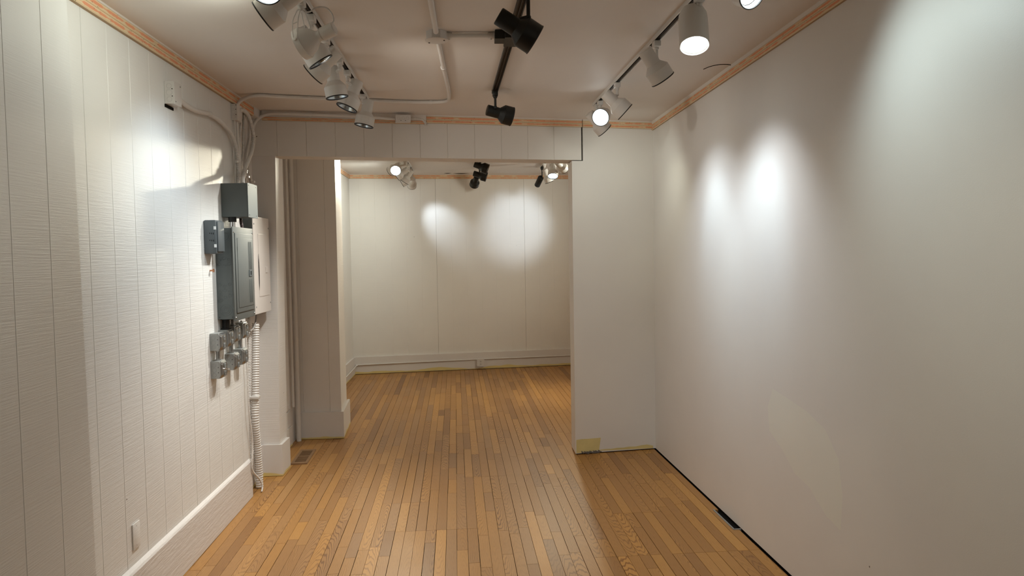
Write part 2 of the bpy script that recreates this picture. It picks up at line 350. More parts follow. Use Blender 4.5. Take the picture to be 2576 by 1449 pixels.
# ------------------------------------------------------------------ geometry of the place
def Cz(x, y):
    s = (x+1.45)/2.95
    return 2.643+s*(.015-.016*(y-3.2))
CF = 2.69
def F(X): return 5.638+.135*X          # face of the partition with the opening
def Rw(y): return 1.6265-.0267*y       # face of right wall
def Fr(X): return 10.25+.1207*X        # far wall face
XL = -1.49
def struct(name, bm, m, parent=None, smooth=False):
    o = obj(name, bm, m, parent, smooth)
    if parent is None: o['kind'] = 'structure'
    return o
# ---- floor: strips laid as separate boards in one mesh
def clip(poly, a, b, c):
    """keep a*x+b*y<=c ; poly of (x,y)"""
    out = []
    for i in range(len(poly)):
        p, q = poly[i], poly[(i+1) % len(poly)]
        dp, dq = a*p[0]+b*p[1]-c, a*q[0]+b*q[1]-c
        if dp <= 0: out.append(p)
        if dp*dq < 0:
            t = dp/(dp-dq); out.append((p[0]+t*(q[0]-p[0]), p[1]+t*(q[1]-p[1])))
    return out
def make_floor():
    bm = bmesh.new(); uvl = bm.loops.layers.uv.new('UVMap'); cl = bm.loops.layers.float_color.new('plank')
    th = .019; ct, st = math.cos(th), math.sin(th); wd = .0595
    toxy = lambda u, v: (u*ct-v*st, u*st+v*ct)
    rnd = random.Random(11)
    forced = [(-.35, .12, 4.25), (.02, .36, 5.25), (.72, 1.6, 3.76), (.95, 1.25, 4.39), (-.5, -.2, 4.75)]
    for i in range(-32, 52):
        u0 = -.022+i*wd; u1 = u0+wd
        v = -1.7+rnd.random()*.8-.5; cuts = [v]
        while v < 11.2:
            v += rnd.choice([.3, .45, .6, .8, 1.0, 1.3])*(.75+.5*rnd.random()); cuts.append(v)
        for fa, fb, fy in forced:
            if fa < u0+.03 < fb:
                k = min(range(len(cuts)), key=lambda j: abs(cuts[j]-fy)); cuts[k] = fy
        for a, c in zip(cuts, cuts[1:]):
            g = rnd.choice([.0010, .0013, .0018, .0026]); ge = .0009
            poly = [toxy(u0+g, a+ge), toxy(u1-.0004, a+ge), toxy(u1-.0004, c-ge), toxy(u0+g, c-ge)]
            tone = min(1, max(0, rnd.gauss(.55, .15))); r = rnd.random()
            if r < .05: tone = rnd.uniform(.12, .25)
            con = rnd.random()**1.8*.8+.08; hue = rnd.random()
            if u0 > .85: tone = min(1, tone*.85+.08); hue *= .6
            flat = rnd.random() < .6
            ca = rnd.uniform(-.03, .03) if flat else rnd.choice([-1, 1])*rnd.uniform(.08, .3)
            cv = rnd.uniform(a-.3, c+.3)
            sd = rnd.uniform(0, 40)
            pieces = [poly]
            mid = (a+c)/2
            # main room: stop 10 mm short of the right wall, wider notch over the duct slot
            out = []
            for P in pieces:
                n = clip(P, 0, 1, 5.93); f_ = clip(P, 0, -1, -5.93)
                if len(f_) > 2: out.append(f_)
                for lo, hi, gap in ((-9, 4.08, .010), (4.08, 4.41, .045), (4.41, 9, .010)):
                    q = clip(clip(n, 0, 1, hi), 0, -1, -lo) if len(n) > 2 else []
                    if len(q) > 2:
                        q = clip(q, 1, .0267, 1.6265-gap)
                        if len(q) > 2: out.append(q)
            for P in out:
                P = clip(P, -1, 0, 1.62); P = clip(P, 1, 0, 2.75) if len(P) > 2 else P
                if len(P) < 3: continue
                vt = [bm.verts.new((x, y, 0)) for x, y in P]; vb = [bm.verts.new((x, y, -.012)) for x, y in P]
                fs = [bm.faces.new(vt)]
                for k in range(len(P)):
                    k2 = (k+1) % len(P); fs.append(bm.faces.new((vt[k2], vt[k], vb[k], vb[k2])))
                for fc in fs:
                    for lp in fc.loops:
                        x, y = lp.vert.co.x, lp.vert.co.y; uu = x*ct+y*st; vv = -x*st+y*ct
                        lp[uvl].uv = (uu-(u0+wd/2)+ca, vv-cv)
                        lp[cl] = (tone, con, hue, 1)
    o = struct('floor', bm, M_floor)
    bm = bmesh.new(); box(bm, (-1.7, -1.7, -.06), (2.8, 10.9, -.0125)); s = struct('subfloor', bm, M_dark, None); s.name = 'floor_underlay'
make_floor()
# ---- ceilings
bm = bmesh.new()
nx, ny = 8, 12; YC = 7.62
gv = [[bm.verts.new((-1.6+3.3*i/nx, -1.6+YC*j/ny, Cz(-1.6+3.3*i/nx, -1.6+YC*j/ny))) for i in range(nx+1)] for j in range(ny+1)]
for j in range(ny):
    for i in range(nx): bm.faces.new((gv[j][i], gv[j][i+1], gv[j+1][i+1], gv[j+1][i]))
r = bmesh.ops.extrude_face_region(bm, geom=bm.faces[:])
for v in [g for g in r['geom'] if isinstance(g, bmesh.types.BMVert)]: v.co.z += .05
ceil = struct('ceiling', bm, M_ceil)
bm = bmesh.new(); prism(bm, [(-1.75, F(-1.75)+.12), (2.8, F(2.8)+.12), (2.8, 10.9), (-1.75, 10.4)], CF, CF+.05)
struct('ceiling_far', bm, M_ceil)
# ---- grooved panel wall helper: plan polyline with V grooves
def grooved(A, B, grooves, n_in, w=.006, d=.004):
    """returns plan points from A to B with V grooves at distances; n_in = direction into the wall"""
    A = Vector((*A, 0)); B = Vector((*B, 0)); dr = (B-A).normalized(); n_in = Vector((*n_in, 0)).normalized(); pts = [A]
    for g, ww, dd in [(g if isinstance(g, tuple) else (g, w, d)) for g in grooves]:
        pts += [A+dr*(g-ww/2), A+dr*g+n_in*dd, A+dr*(g+ww/2)]
    pts.append(B); return [(p.x, p.y) for p in pts]
# left wall: thin grooved sheet, then the near furred-out section
g0 = 3.011; gs = [(g0+.2046*k) for k in range(-2, 10)]
ya, yb = 2.55, 4.985
gl = [(g-ya, (.004 if g < 3.1 else random.choice([.004, .005, .003])), (.006 if g < 3.1 else random.choice([.0018, .0022, .003]))) for g in gs if ya+.03 < g < yb-.03]
front = grooved((XL, ya), (XL, yb), gl, (-1, 0))
bm = bmesh.new(); prism(bm, front+[(XL-.022, yb), (XL-.022, ya)], .0, lambda x, y: Cz(x, y)+.01)
struct('wall_left', bm, M_left)
# recessed old wall behind the sheet, running through to the partition
bm = bmesh.new(); prism(bm, [(-1.545, 2.3), (-1.545, 6.6), (-1.62, 6.6), (-1.62, 2.3)], 0, 2.75)
struct('wall_left_recess', bm, M_col)
# near furred-out panel section, corner leaning slightly
XB = -1.373
ct_, cb_ = 2.60, 2.765
gn = [2.314, 2.52, 2.108, 1.9, 1.69]
bm = bmesh.new()
fr = grooved((XB, -1.6), (XB, 2.70), [(g+1.6, .0035, .006) for g in sorted(gn)], (-1, 0))
poly = fr+[(-1.6, 2.70), (-1.6, -1.6)]
a = []; b_ = []
for x, y in poly:
    lean = (y > 2.6)
    a.append(bm.verts.new((x, (2.728 if lean else y), 0))); b_.append(bm.verts.new((x, (2.684 if lean else y), 2.68)))
for i in range(len(poly)): bm.faces.new((a[i], a[(i+1) % len(poly)], b_[(i+1) % len(poly)], b_[i]))
bm.faces.new(a[::-1]); bm.faces.new(b_)
struct('wall_left_near', bm, M_left)
# right wall (raised a finger above the floor, dark gap beneath)
bm = bmesh.new(); prism(bm, [(Rw(-1.6), -1.6), (Rw(6.0), 6.0), (Rw(6.0)+.1, 6.0), (Rw(-1.6)+.1, -1.6)], .008, lambda x, y: Cz(x, y)+.01)
struct('wall_right', bm, M_right)
bm = bmesh.new(); prism(bm, [(Rw(-1.6)+.012, -1.6), (Rw(5.9)+.012, 5.9), (Rw(5.9)+.09, 5.9), (Rw(-1.6)+.09, -1.6)], -.012, .008)
struct('trim_right_gap', bm, M_dark)
M_patch = paint('repaired_patch_paint', (.815, .80, .735), .5, fine=.1, speck=False)
bm = bmesh.new(); pts = [(3.66, .885), (3.50, .868), (3.30, .845), (3.13, .80), (3.02, .70), (2.985, .55), (3.0, .40), (3.12, .42), (3.28, .50), (3.42, .52), (3.55, .60), (3.70, .66), (3.72, .78)]
vv = [bm.verts.new((Rw(y)-.0003, y, z)) for y, z in pts]; bm.faces.new(vv); obj('repaired_patch', bm, M_patch, bpy.data.objects['wall_right'])
# back wall behind the camera
bm = bmesh.new(); box(bm, (-1.62, -1.7, 0), (1.8, -1.6, 2.75)); struct('wall_back', bm, M_right)
# partition, right part (with the notch where the header panel ends)
XJ, XH, TH = .808, .885, .225
bm = bmesh.new()
X1 = 1.56
prism(bm, [(XJ, F(XJ)), (X1, F(X1)), (X1, F(X1)+TH), (XJ, F(XJ)+TH)], .008, 2.306)
prism(bm, [(XH+.012, F(XH+.012)), (X1, F(X1)), (X1, F(X1)+TH), (XH+.012, F(XH)+TH)], 2.306, 2.72)
wf = struct('wall_front', bm, M_front)
bm = bmesh.new(); prism(bm, [(XJ+.01, F(XJ)+.012), (X1, F(X1)+.012), (X1, F(X1)+TH-.01), (XJ+.01, F(XJ)+TH-.01)], -.012, .008)
struct('trim_front_gap', bm, M_dark)
bm = bmesh.new(); prism(bm, [(1.50, F(1.5)+.02), (2.75, F(2.7)+.02), (2.75, F(2.7)+TH), (1.5, F(1.5)+TH)], 0, 2.72); struct('wall_far_front', bm, M_far)
# header beam with grooved boards
X0 = -1.545
k = math.sqrt(1+.135**2)
hg = [(-1.365+.2032*i-X0)*k for i in range(11)]
fr = grooved((X0, F(X0)), (XH, F(XH)), [(g, .006, .004) for g in hg], (0, 1))
bm = bmesh.new(); prism(bm, fr+[(XH, F(XH)+TH), (-.2, F(-.2)+.205), (X0, F(X0)+.16)], lambda x, y: 2.318-.005*(x+.3), 2.72)
struct('wall_header', bm, M_frontL)
# left column of the opening (leans a little), with its own base
def lean_box(bm, x0, x1b, x1t, y0, y1, z0, z1, sk=0):
    P = [(x0, y0, z0), (x1b, y0, z0), (x1b-sk, y1, z0), (x0, y1, z0), (x0, y0, z1), (x1t, y0, z1), (x1t-sk, y1, z1), (x0, y1, z1)]
    v = [bm.verts.new(p) for p in P]
    for f in ((0, 1, 5, 4), (1, 2, 6, 5), (2, 3, 7, 6), (3, 0, 4, 7), (0, 3, 2, 1), (4, 5, 6, 7)): bm.faces.new([v[i] for i in f])
bm = bmesh.new(); lean_box(bm, -1.56, -1.412, -1.378, 5.448, 5.655, 0, 2.33); struct('wall_column', bm, M_col)
bm = bmesh.new()
prism(bm, [(-1.530, 5.430), (-1.388, 5.430), (-1.386, 5.655), (-1.4125, 5.655), (-1.4125, 5.4475), (-1.530, 5.4475)], .003, .232)
struct('baseboard_column', bm, M_base)
bm = bmesh.new(); box(bm, (-1.546, 4.995, .003), (-1.524, 5.430, .235)); struct('baseboard_recess', bm, M_base)
# niche wall lining and baseboard
bm = bmesh.new(); box(bm, (-1.546, 5.66, .003), (-1.528, 6.33, .17)); box(bm, (-1.546, 5.66, .172), (-1.534, 6.33, .30)); struct('baseboard_niche', bm, M_base)
bm = bmesh.new(); box(bm, (-1.546, 5.66, .318), (-1.536, 6.30, 2.6)); struct('wall_niche', bm, M_col)
# chimney-like box beyond the niche
bm = bmesh.new()
fr = grooved((-1.56, 6.53), (-1.148, 6.53), [(.085, .006, .004), (.315, .006, .004)], (0, 1))
prism(bm, fr+[(-1.185, 7.04), (-1.56, 7.04)], 0, CF)
struct('wall_chimney', bm, M_col)
bm = bmesh.new()
prism(bm, [(-1.50, 6.508), (-1.126, 6.508), (-1.162, 7.085), (-1.186, 7.085), (-1.148, 6.53), (-1.50, 6.53)], .003, .236)
struct('baseboard_chimney', bm, M_base)
# far room
bm = bmesh.new(); box(bm, (-1.66, 6.6, 0), (-1.585, 10.5, CF)); struct('wall_far_left', bm, M_far)
fx0, fx1 = -1.62, 2.75; k2 = math.sqrt(1+.1207**2)
fg = []
for i in range(-2, 18):
    X = -1.056+.2035*i
    if X > fx0+.03: fg.append(((X-fx0)*k2, .0045 if i in (3, 9) else .004, .006 if i in (3, 9) else .0016))
fr = grooved((fx0, Fr(fx0)), (fx1, Fr(fx1)), fg, (0, 1))
bm = bmesh.new(); prism(bm, fr+[(fx1, Fr(fx1)+.1), (fx0, Fr(fx0)+.1)], 0, CF); struct('wall_far', bm, M_far)
bm = bmesh.new(); prism(bm, [(-1.57, Fr(-1.57)-.022), (2.7, Fr(2.7)-.022), (2.7, Fr(2.7)), (-1.57, Fr(-1.57))], .008, .236); struct('baseboard_far', bm, M_base_far)
bm = bmesh.new(); prism(bm, [(-1.59, 7.1), (-1.565, 7.1), (-1.565, Fr(-1.565)-.022), (-1.59, Fr(-1.59)-.02)], .003, .236); struct('baseboard_far_left', bm, M_base)
bm = bmesh.new(); box(bm, (2.7, 5.9, 0), (2.8, 10.8, CF)); struct('wall_far_right', bm, M_far)
# left baseboard (chamfered top)
bm = bmesh.new()
for yy in (0,):
    A0, A1 = (2.78, 4.98)
    def sec(y, x):
        return [(XL-.002, y, .003), (x, y, .003), (x, y, .243), (x-.006, y, .252), (XL-.002, y, .262)]
    sa = [bm.verts.new(p) for p in sec(2.80, -1.462)]; sb = [bm.verts.new(p) for p in sec(4.98, -1.474)]
    for i in range(5): bm.faces.new((sa[i], sa[(i+1) % 5], sb[(i+1) % 5], sb[i]))
    bm.faces.new(sa[::-1]); bm.faces.new(sb)
struct('baseboard_left', bm, M_base_l)
# ---- ceiling trim strips
def trim(name, A, B, zA, zB, n, h=.05, t=.016, white=.014, mat=None):
    """pine strip of height h below a painted fillet of height white, on a wall running A->B, n=direction out of the wall"""
    A = Vector((*A, 0)); B = Vector((*B, 0)); n = Vector((*n, 0)).normalized(); L = (B-A).length
    bm = bmesh.new(); uvl = bm.loops.layers.uv.new('UVMap')
    prof = [(0, -h), (t*.75, -h), (t, -h*.92), (t, -h*.55), (t*.82, -h*.5), (t, -h*.45), (t, -h*.06), (t*.8, 0), (0, 0)]
    va = []; vb = []
    for s, z in prof:
        va.append(bm.verts.new(A+n*s+Vector((0, 0, zA-white+z)))); vb.append(bm.verts.new(B+n*s+Vector((0, 0, zB-white+z))))
    m_ = len(prof)
    for i in range(m_):
        f = bm.faces.new((va[i], va[(i+1) % m_], vb[(i+1) % m_], vb[i]))
        vs = [1+prof[i][1]/h, 1+prof[(i+1) % m_][1]/h]
        for lp, uv in zip(f.loops, ((0, vs[0]), (0, vs[1]), (L, vs[1]), (L, vs[0]))): lp[uvl].uv = (uv[0]+A.x*3+A.y*7, min(.999, max(.001, uv[1])))
    bm.faces.new(va[::-1]); bm.faces.new(vb)
    # recalc keeps uv
    o = struct(name, bm, mat or M_trim)
    if white > 0:
        bm = bmesh.new()
        pr = [(0, -white), (t*.9, -white), (t*1.15, 0), (0, 0)]
        va = [bm.verts.new(A+n*s+Vector((0, 0, zA+z))) for s, z in pr]; vb = [bm.verts.new(B+n*s+Vector((0, 0, zB+z))) for s, z in pr]
        for i in range(4): bm.faces.new((va[i], va[(i+1) % 4], vb[(i+1) % 4], vb[i]))
        bm.faces.new(va[::-1]); bm.faces.new(vb)
        p = obj('caulk_strip', bm, M_ceil, o)
    return o
trim('trim_1', (XL, 2.55), (XL, 5.27), Cz(XL, 2.5), Cz(XL, 5.25), (1, 0), h=.060, white=.006, t=.02)
trim('trim_2', (Rw(-1.5), -1.5), (Rw(5.835), 5.835), Cz(1.6, -1.5), Cz(1.47, 5.83), (-1, 0), h=.046, white=.020, t=.014)
trim('trim_3', (-.30, F(-.30)), (XH+.004, F(XH)), Cz(-.3, 5.6), Cz(.9, 5.75), (.134, -1), h=.050, white=.008)
trim('trim_4', (XH+.008, F(XH)), (1.462, F(1.462)), Cz(.9, 5.75), Cz(1.46, 5.8), (.134, -1), h=.050, white=.008)
trim('trim_5', (-1.46, F(-1.46)), (-.302, F(-.302)), Cz(-1.46, 5.4), Cz(-.3, 5.6), (.134, -1), h=.026, white=.042, t=.014)
trim('trim_6', (-1.578, Fr(-1.578)), (2.7, Fr(2.7)), CF, CF, (.12, -1), h=.052, white=.006)
trim('trim_7', (-1.585, 7.05), (-1.585, Fr(-1.585)-.01), CF, CF, (1, 0), h=.052, white=.006)
bm = bmesh.new(); box(bm, (-1.54, 5.272, 2.582), (-1.468, 5.43, 2.652)); struct('trim_8', bm, M_conduit)
# ------------------------------------------------------------------ track lamps
def lamp_mesh_A():
    hs = [(0, 0), (.50, 0), (.56, .03), (.58, .10), (.58, 1.33), (.60, 1.36), (1.0, 1.85), (1.0, 2.80), (.955, 2.80), (.955, 1.95), (.55, 1.55), (0, 1.55)]
    rim = [(.94, 2.74), (1.012, 2.74), (1.025, 2.80), (1.01, 2.83), (.95, 2.83), (.94, 2.74)]
    ref = [(.93, 2.72), (.90, 2.62), (.84, 2.40), (.78, 2.36)]
    bulb = [(0, 2.50), (.3, 2.485), (.6, 2.44), (.80, 2.36), (.80, 2.30), (0, 2.30)]
    vents = None
    return hs, rim, ref, bulb
LAT = {}
def lat(key, prof, mat, n=44):
    if key in LAT: return LAT[key]
    bm = bmesh.new(); lathe(bm, prof, None, n); bmesh.ops.recalc_face_normals(bm, faces=bm.faces[:])
    me = bpy.data.meshes.new(key); bm.to_mesh(me); bm.free(); me.materials.append(mat)
    for p in me.polygons: p.use_smooth = True
    try: me.set_sharp_from_angle(angle=math.radians(28))
    except Exception: pass
    LAT[key] = me; return me
def placed(name, me, parent, T):
    o = bpy.data.objects.new(name, me); COL.objects.link(o); o.parent = parent
    o.matrix_local = Matrix.Translation(-parent.location) @ T
    return o
def spot(parent, pos, target, power, size, blend, col=None, rad=.048):
    l = bpy.data.lights.new('lamp_light', 'SPOT'); l.spot_size = math.radians(size); l.spot_blend = blend
    e = LT[NL[0]] if NL[0] < len(LT) else (20, 19, 18); NL[0] += 1
    l.energy = max(e)*G; l.color = [c/max(max(e), 1e-6) for c in e]; l.shadow_soft_size = rad
    o = bpy.data.objects.new('lamp_light', l); COL.objects.link(o)
    d = Vector(target)-Vector(pos); q = d.to_track_quat('-Z', 'Y')
    o.matrix_world = Matrix.Translation(Vector(pos)) @ q.to_matrix().to_4x4()
    o.parent = parent; o.matrix_parent_inverse = Matrix.Translation(-parent.location)
    return o
def adapter(parent, p, color, zc):
    bm = bmesh.new(); x, y, z = p
    box(bm, (x-.017, y-.026, z-.030), (x+.017, y+.026, z-.002), bev=.003)
    cyl(bm, (x, y, z-.042), (x, y, z-.028), .012)
    return obj('track_adapter', bm, color, parent, True)
def spotlamp(key, b, f, ad, label, group, color='white', R=.06, lit=0, kind='A', lamps=()):
    b = Vector(b); f = Vector(f); ad = Vector(ad)
    mat = M_white if color == 'white' else M_black
    root = empty('track_spotlight', ad, label, 'spotlight', group)
    adapter(root, ad, mat, 0)
    axis = (f-b).normalized(); q = axis.to_track_quat('Z', 'Y')
    T = Matrix.Translation(b) @ q.to_matrix().to_4x4() @ Matrix.Scale(R, 4)
    hs, rim, ref, bulb = lamp_mesh_A()
    if kind == 'A':
        neck = b+axis*(.75*R)
        placed('housing', lat('housing_'+color, hs, mat), root, T)
        placed('front_rim', lat('front_rim', rim, M_rim), root, T)
        placed('reflector', lat('reflector', ref, M_refl), root, T)
        placed('bulb', lat(('lit_' if lit == 1 else 'dim_' if lit == 2 else 'off_')+'bulb', bulb, M_lit if lit == 1 else M_dim if lit == 2 else M_glass_off), root, T)
        rn = .58*R
    elif kind == 'can':
        hs = [(0, 0), (.45, .05), (.80, .32), (.96, .72), (1.0, 1.15), (1.0, 3.30), (.965, 3.30), (.955, 1.3), (0, 1.3)]
        placed('housing', lat('can_'+color, hs, mat), root, T)
        placed('baffle_ring', lat('baffle', [(.955, 3.1), (.90, 2.95), (.86, 2.95), (.90, 3.15), (.955, 3.2)], M_white), root, T)
        placed('bulb', lat('can_bulb_%d' % lit, [(0, 2.98), (.5, 2.96), (.9, 2.9), (.9, 2.8), (0, 2.8)], M_lit if lit else M_glass_off), root, T)
        neck = b+axis*(1.1*R); rn = R
    elif kind == 'tube':
        hs = [(0, 0), (.52, 0), (.6, .12), (.6, 2.6), (.57, 2.6), (.57, 1.0), (0, 1.0)]
        placed('housing', lat('tube_'+color, hs, mat), root, T); neck = b+axis*(.8*R); rn = .6*R
    # stem straight down from the adapter, then a knuckle to the body side
    side = Vector((ad.x-neck.x, ad.y-neck.y, 0))
    bm = bmesh.new()
    zb = min(neck.z+rn*.6, ad.z-.045)
    tgt = neck+(Vector((ad.x, ad.y, zb))-neck).normalized()*rn*.9
    cyl(bm, (ad.x, ad.y, ad.z-.036), (ad.x, ad.y, zb), .0085 if color == 'white' else .0075)
    obj('stem', bm, mat, root, True)
    bm = bmesh.new(); cyl(bm, (ad.x, ad.y, zb), tuple(tgt), .0085, 14); 
    lathe(bm, [(0, -.011), (.008, -.0075), (.011, 0), (.008, .0075), (0, .011)], Matrix.Translation((ad.x, ad.y, zb)), 14)
    obj('knuckle', bm, mat, root, True)
    for (tg, pw, sz, bl, *c) in lamps:
        spot(root, f+axis*.02, tg, pw, sz, bl, c[0] if c else None)
    return root
ZT = lambda x, y: Cz(x, y)-.020
def A(x, y): return (x, y, ZT(x, y))
GL = 'spotlights on the left white track'; GR = 'spotlights on the right white track'; GB = 'black spotlights on the middle track'
TXL = lambda y: -.655
TXR = lambda y: .960-.032*(y-3.1)
TXB = lambda y: .222-.034*(y-3.6)
SW = (1.0, .97, .95)
spotlamp('L_0', (-.629, 2.604, 2.568), (-.646, 2.466, 2.452), A(TXL(2.72), 2.72), 'white spotlight lit and facing the camera, nearest on the left track', GL, R=.056, lit=1, lamps=[((-.7, .9, 0), 30, 120, 1)])
spotlamp('L_1', (-0.615, 2.86, 2.588), (-0.75, 2.868, 2.5), A(TXL(2.88), 2.88), 'large white spotlight cut by the photo top, swung left at the wall, black rim edge-on', GL, R=.06, lit=1, lamps=[((-1.49, 3.68, 1.85), 9, 80, 1, SW), ((-1.49, 2.9, 2.62), 9, 172, 1, SW)])
spotlamp('L_3', (-0.723, 3.335, 2.590), (-0.638, 3.365, 2.452), A(TXL(3.26), 3.26), 'bright white spotlight just below the gimbal lamp with dark blue bulb face', GL, R=.058, lit=2, lamps=[((1.2, 5.75, 1.7), 8, 85, 1, SW)])
spotlamp('L_4', (-0.615, 3.665, 2.587), (-0.74, 3.692, 2.48), A(TXL(3.58), 3.58), 'white spotlight pointing down left behind the bright one, only its black rim line showing', GL, R=.06, lit=1, lamps=[((-1.49, 3.74, 1.5), 8, 95, 1, SW)])
spotlamp('L_5', (-0.705, 3.981, 2.59), (-0.679, 3.988, 2.433), A(TXL(3.95), 3.95), 'white spotlight hanging almost straight down, third from the far end of the left track', GL, R=.058, lit=2, lamps=[((-.35, 3.9, 0), 20, 110, 1)])
spotlamp('L_6', (-0.608, 4.257, 2.579), (-0.67, 4.237, 2.423), A(TXL(4.2), 4.20), 'white spotlight tilted down left with bright sliver of bulb, second from the track end', GL, R=.06, lit=2, lamps=[((-1.3, 4.2, .5), 9, 100, 1)])
spotlamp('L_7', (-0.621, 4.814, 2.587), (-0.655, 4.808, 2.422), A(TXL(4.8), 4.80), 'white spotlight at the far end of the left track, pointing down', GL, R=.06, lit=2, lamps=[((-1.45, 4.5, .3), 8, 100, 1)])
spotlamp('R_F', (.991, 2.807, 2.598), (1.045, 2.681, 2.522), A(TXR(2.84), 2.84), 'lit white spotlight cut by the photo top near the right wall', GR, R=.056, lit=1, lamps=[((1.56, 2.0, 1.55), 5.5, 140, 1.0, (.93, 1.0, .93))])
spotlamp('can', (.951, 3.101, 2.621-.012), (.934, 3.013, 2.419-.01), A(TXR(3.04), 3.04), 'large white round-backed cylinder lamp shining straight down', GR, R=.060, lit=1, kind='can', lamps=[((.90, 2.8, 0), 30, 120, 1)])
spotlamp('R_A', (0.858, 3.56, 2.56), (0.956, 3.594, 2.427), A(TXR(3.66), 3.66), 'white spotlight beyond the cylinder lamp, aimed down at the right wall', GR, R=.06, lit=1, lamps=[((1.53, 3.84, 1.62), 4.0, 58, 1.0, (.92, .96, 1.0)), ((1.53, 3.8, 1.2), 5, 100, 1.0, (.96, .98, 1.0))])
spotlamp('R_B', (0.838, 4.496, 2.555), (0.963, 4.496, 2.441), A(TXR(4.5), 4.50), 'white spotlight just above the lit one near the far end of the right track', GR, R=.06, lit=1, lamps=[((1.51, 4.42, 1.66), 3.8, 50, 1.0, (.92, .96, 1.0)), ((1.51, 4.4, 1.2), 4, 100, 1.0, (.96, .98, 1.0))])
spotlamp('R_C', (.946, 5.026, 2.537), (.874, 4.875, 2.475), A(TXR(5.0), 5.0), 'white spotlight facing the camera with a glaring round bulb', GR, R=.057, lit=1, lamps=[((.2, 2.2, 0), 30, 95, 1)])
spotlamp('R_D', (0.827, 5.021, 2.535), (0.937, 5.048, 2.423), A(TXR(5.1), 5.10), 'white spotlight half hidden behind the glaring one at the right track end', GR, R=.057, lit=0, lamps=[((1.49, 5.25, 1.8), 1.5, 80, 1.0, WARM_COL), ((1.15, 5.75, 1.9), 1.5, 150, 1.0, WARM_COL)])
spotlamp('B_1', (0.128, 2.888, 2.507), (0.271, 2.91, 2.421), A(TXB(2.9), 2.90), 'near black spotlight on the middle track, largest black lamp', GB, 'black', R=.06)
spotlamp('B_2', (0.129, 4.755, 2.509), (0.291, 4.787, 2.471), A(TXB(4.76), 4.72), 'small black spotlight hanging at the far end of the middle track', GB, 'black', R=.06)
# gimbal ring lamp
def gimbal():
    ad = Vector(A(TXL(3.06), 3.06)); b = Vector((-.523, 3.066, 2.512)); f = Vector((-.672, 3.105, 2.457))
    root = empty('gimbal_spotlight', ad, 'white gimbal ring spotlight with slotted yoke and looping cable', 'spotlight', GL)
    adapter(root, ad, M_white, 0)
    axis = (f-b).normalized(); q = axis.to_track_quat('Z', 'Y'); T = Matrix.Translation(b) @ q.to_matrix().to_4x4()
    L = (f-b).length; R = .060
    bm = bmesh.new(); lathe(bm, [(0, 0), (.024, 0), (.027, .004), (.027, .058), (0, .058)], T, 32); obj('socket', bm, M_white, root, True)
    bm = bmesh.new(); lathe(bm, [(.020, .058), (.023, .064), (.021, .074), (.024, .082), (.045, .105), (.058, .135), (.062, L-.012), (.05, L-.012), (.03, .10), (0, .10)], T, 40); obj('reflector_bowl', bm, M_white, root, True)
    bm = bmesh.new(); lathe(bm, [(R, L-.026), (R+.003, L-.026), (R+.003, L), (R-.002, L), (R-.002, L-.026), (R, L-.026)], T, 48); obj('ring', bm, M_white, root, True)
    bm = bmesh.new(); lathe(bm, [(0, L-.004), (.04, L-.007), (.06, L-.012), (0, L-.014)], T, 40); obj('bulb', bm, M_dim, root, True)
    # yoke: a slotted strap from the adapter down to each side of the ring
    c = b+axis*(L-.013); up = Vector((0, 0, 1)); sd = axis.cross(up).normalized()
    top = Vector((ad.x, ad.y, ad.z-.046))
    bm = bmesh.new(); cyl(bm, (ad.x, ad.y, ad.z-.05), (ad.x, ad.y, ad.z-.036), .010); cyl(bm, top-sd*.016, top+sd*.016, .006); obj('swivel', bm, M_white, root, True)
    for s in (-1, 1):
        end = c+sd*s*(R+.005); mid = (top+end)/2+sd*s*.022+Vector((0, 0, .006)); st = top+sd*s*.016
        bm = bmesh.new(); P = crom([st, mid, end], .006); wv = axis*.5+Vector((0, 0, -.1)); n_ = len(P)
        for s2 in (-1, 1):
            tube(bm, [p+(axis-(P[min(i+1, n_-1)]-P[max(0, i-1)]).normalized()*axis.dot((P[min(i+1, n_-1)]-P[max(0, i-1)]).normalized())).normalized()*s2*(.0065+.005*math.sin(math.pi*i/(n_-1))) for i, p in enumerate(P)], .0022, 6, smooth=False)
        for i in (0, n_//2, n_-1):
            cyl(bm, P[i]-axis*.008, P[i]+axis*.008, .0025, 8)
        obj('yoke_arm', bm, M_white, root, True)
        bm = bmesh.new(); cyl(bm, end-sd*s*.004, end+sd*s*.006, .006); obj('pivot_screw', bm, M_white, root, True)
    bm = bmesh.new(); e = b+axis*.012+Vector((0, 0, .026))
    tube(bm, [(-.656, 3.072, 2.600), (-.648, 3.07, 2.582), (-.626, 3.079, 2.581), (-.595, 3.088, 2.602), (-.561, 3.10, 2.604), (-.539, 3.10, 2.58), (-.531, 3.09, 2.55), e], .0032, 8, .006)
    obj('cable', bm, M_white, root, True)
gimbal()
# unseen lamps added further back on both tracks to brighten the near half
spotlamp('N1', (.93, 1.35, 2.55), (.90, 1.40, 2.40), A(TXR(1.4), 1.4), 'unseen white fill spotlight added further back on the right track', GR, R=.06, lit=1, lamps=[((.6, 3.0, 0.0), 36, 130, 1)])
spotlamp('N2', (-.66, 1.2, 2.55), (-.68, 1.3, 2.41), A(-.655, 1.25), 'unseen white fill spotlight added further back on the left track', GL, R=.06, lit=1, lamps=[((-.9, 2.7, 0.3), 36, 130, 1)])
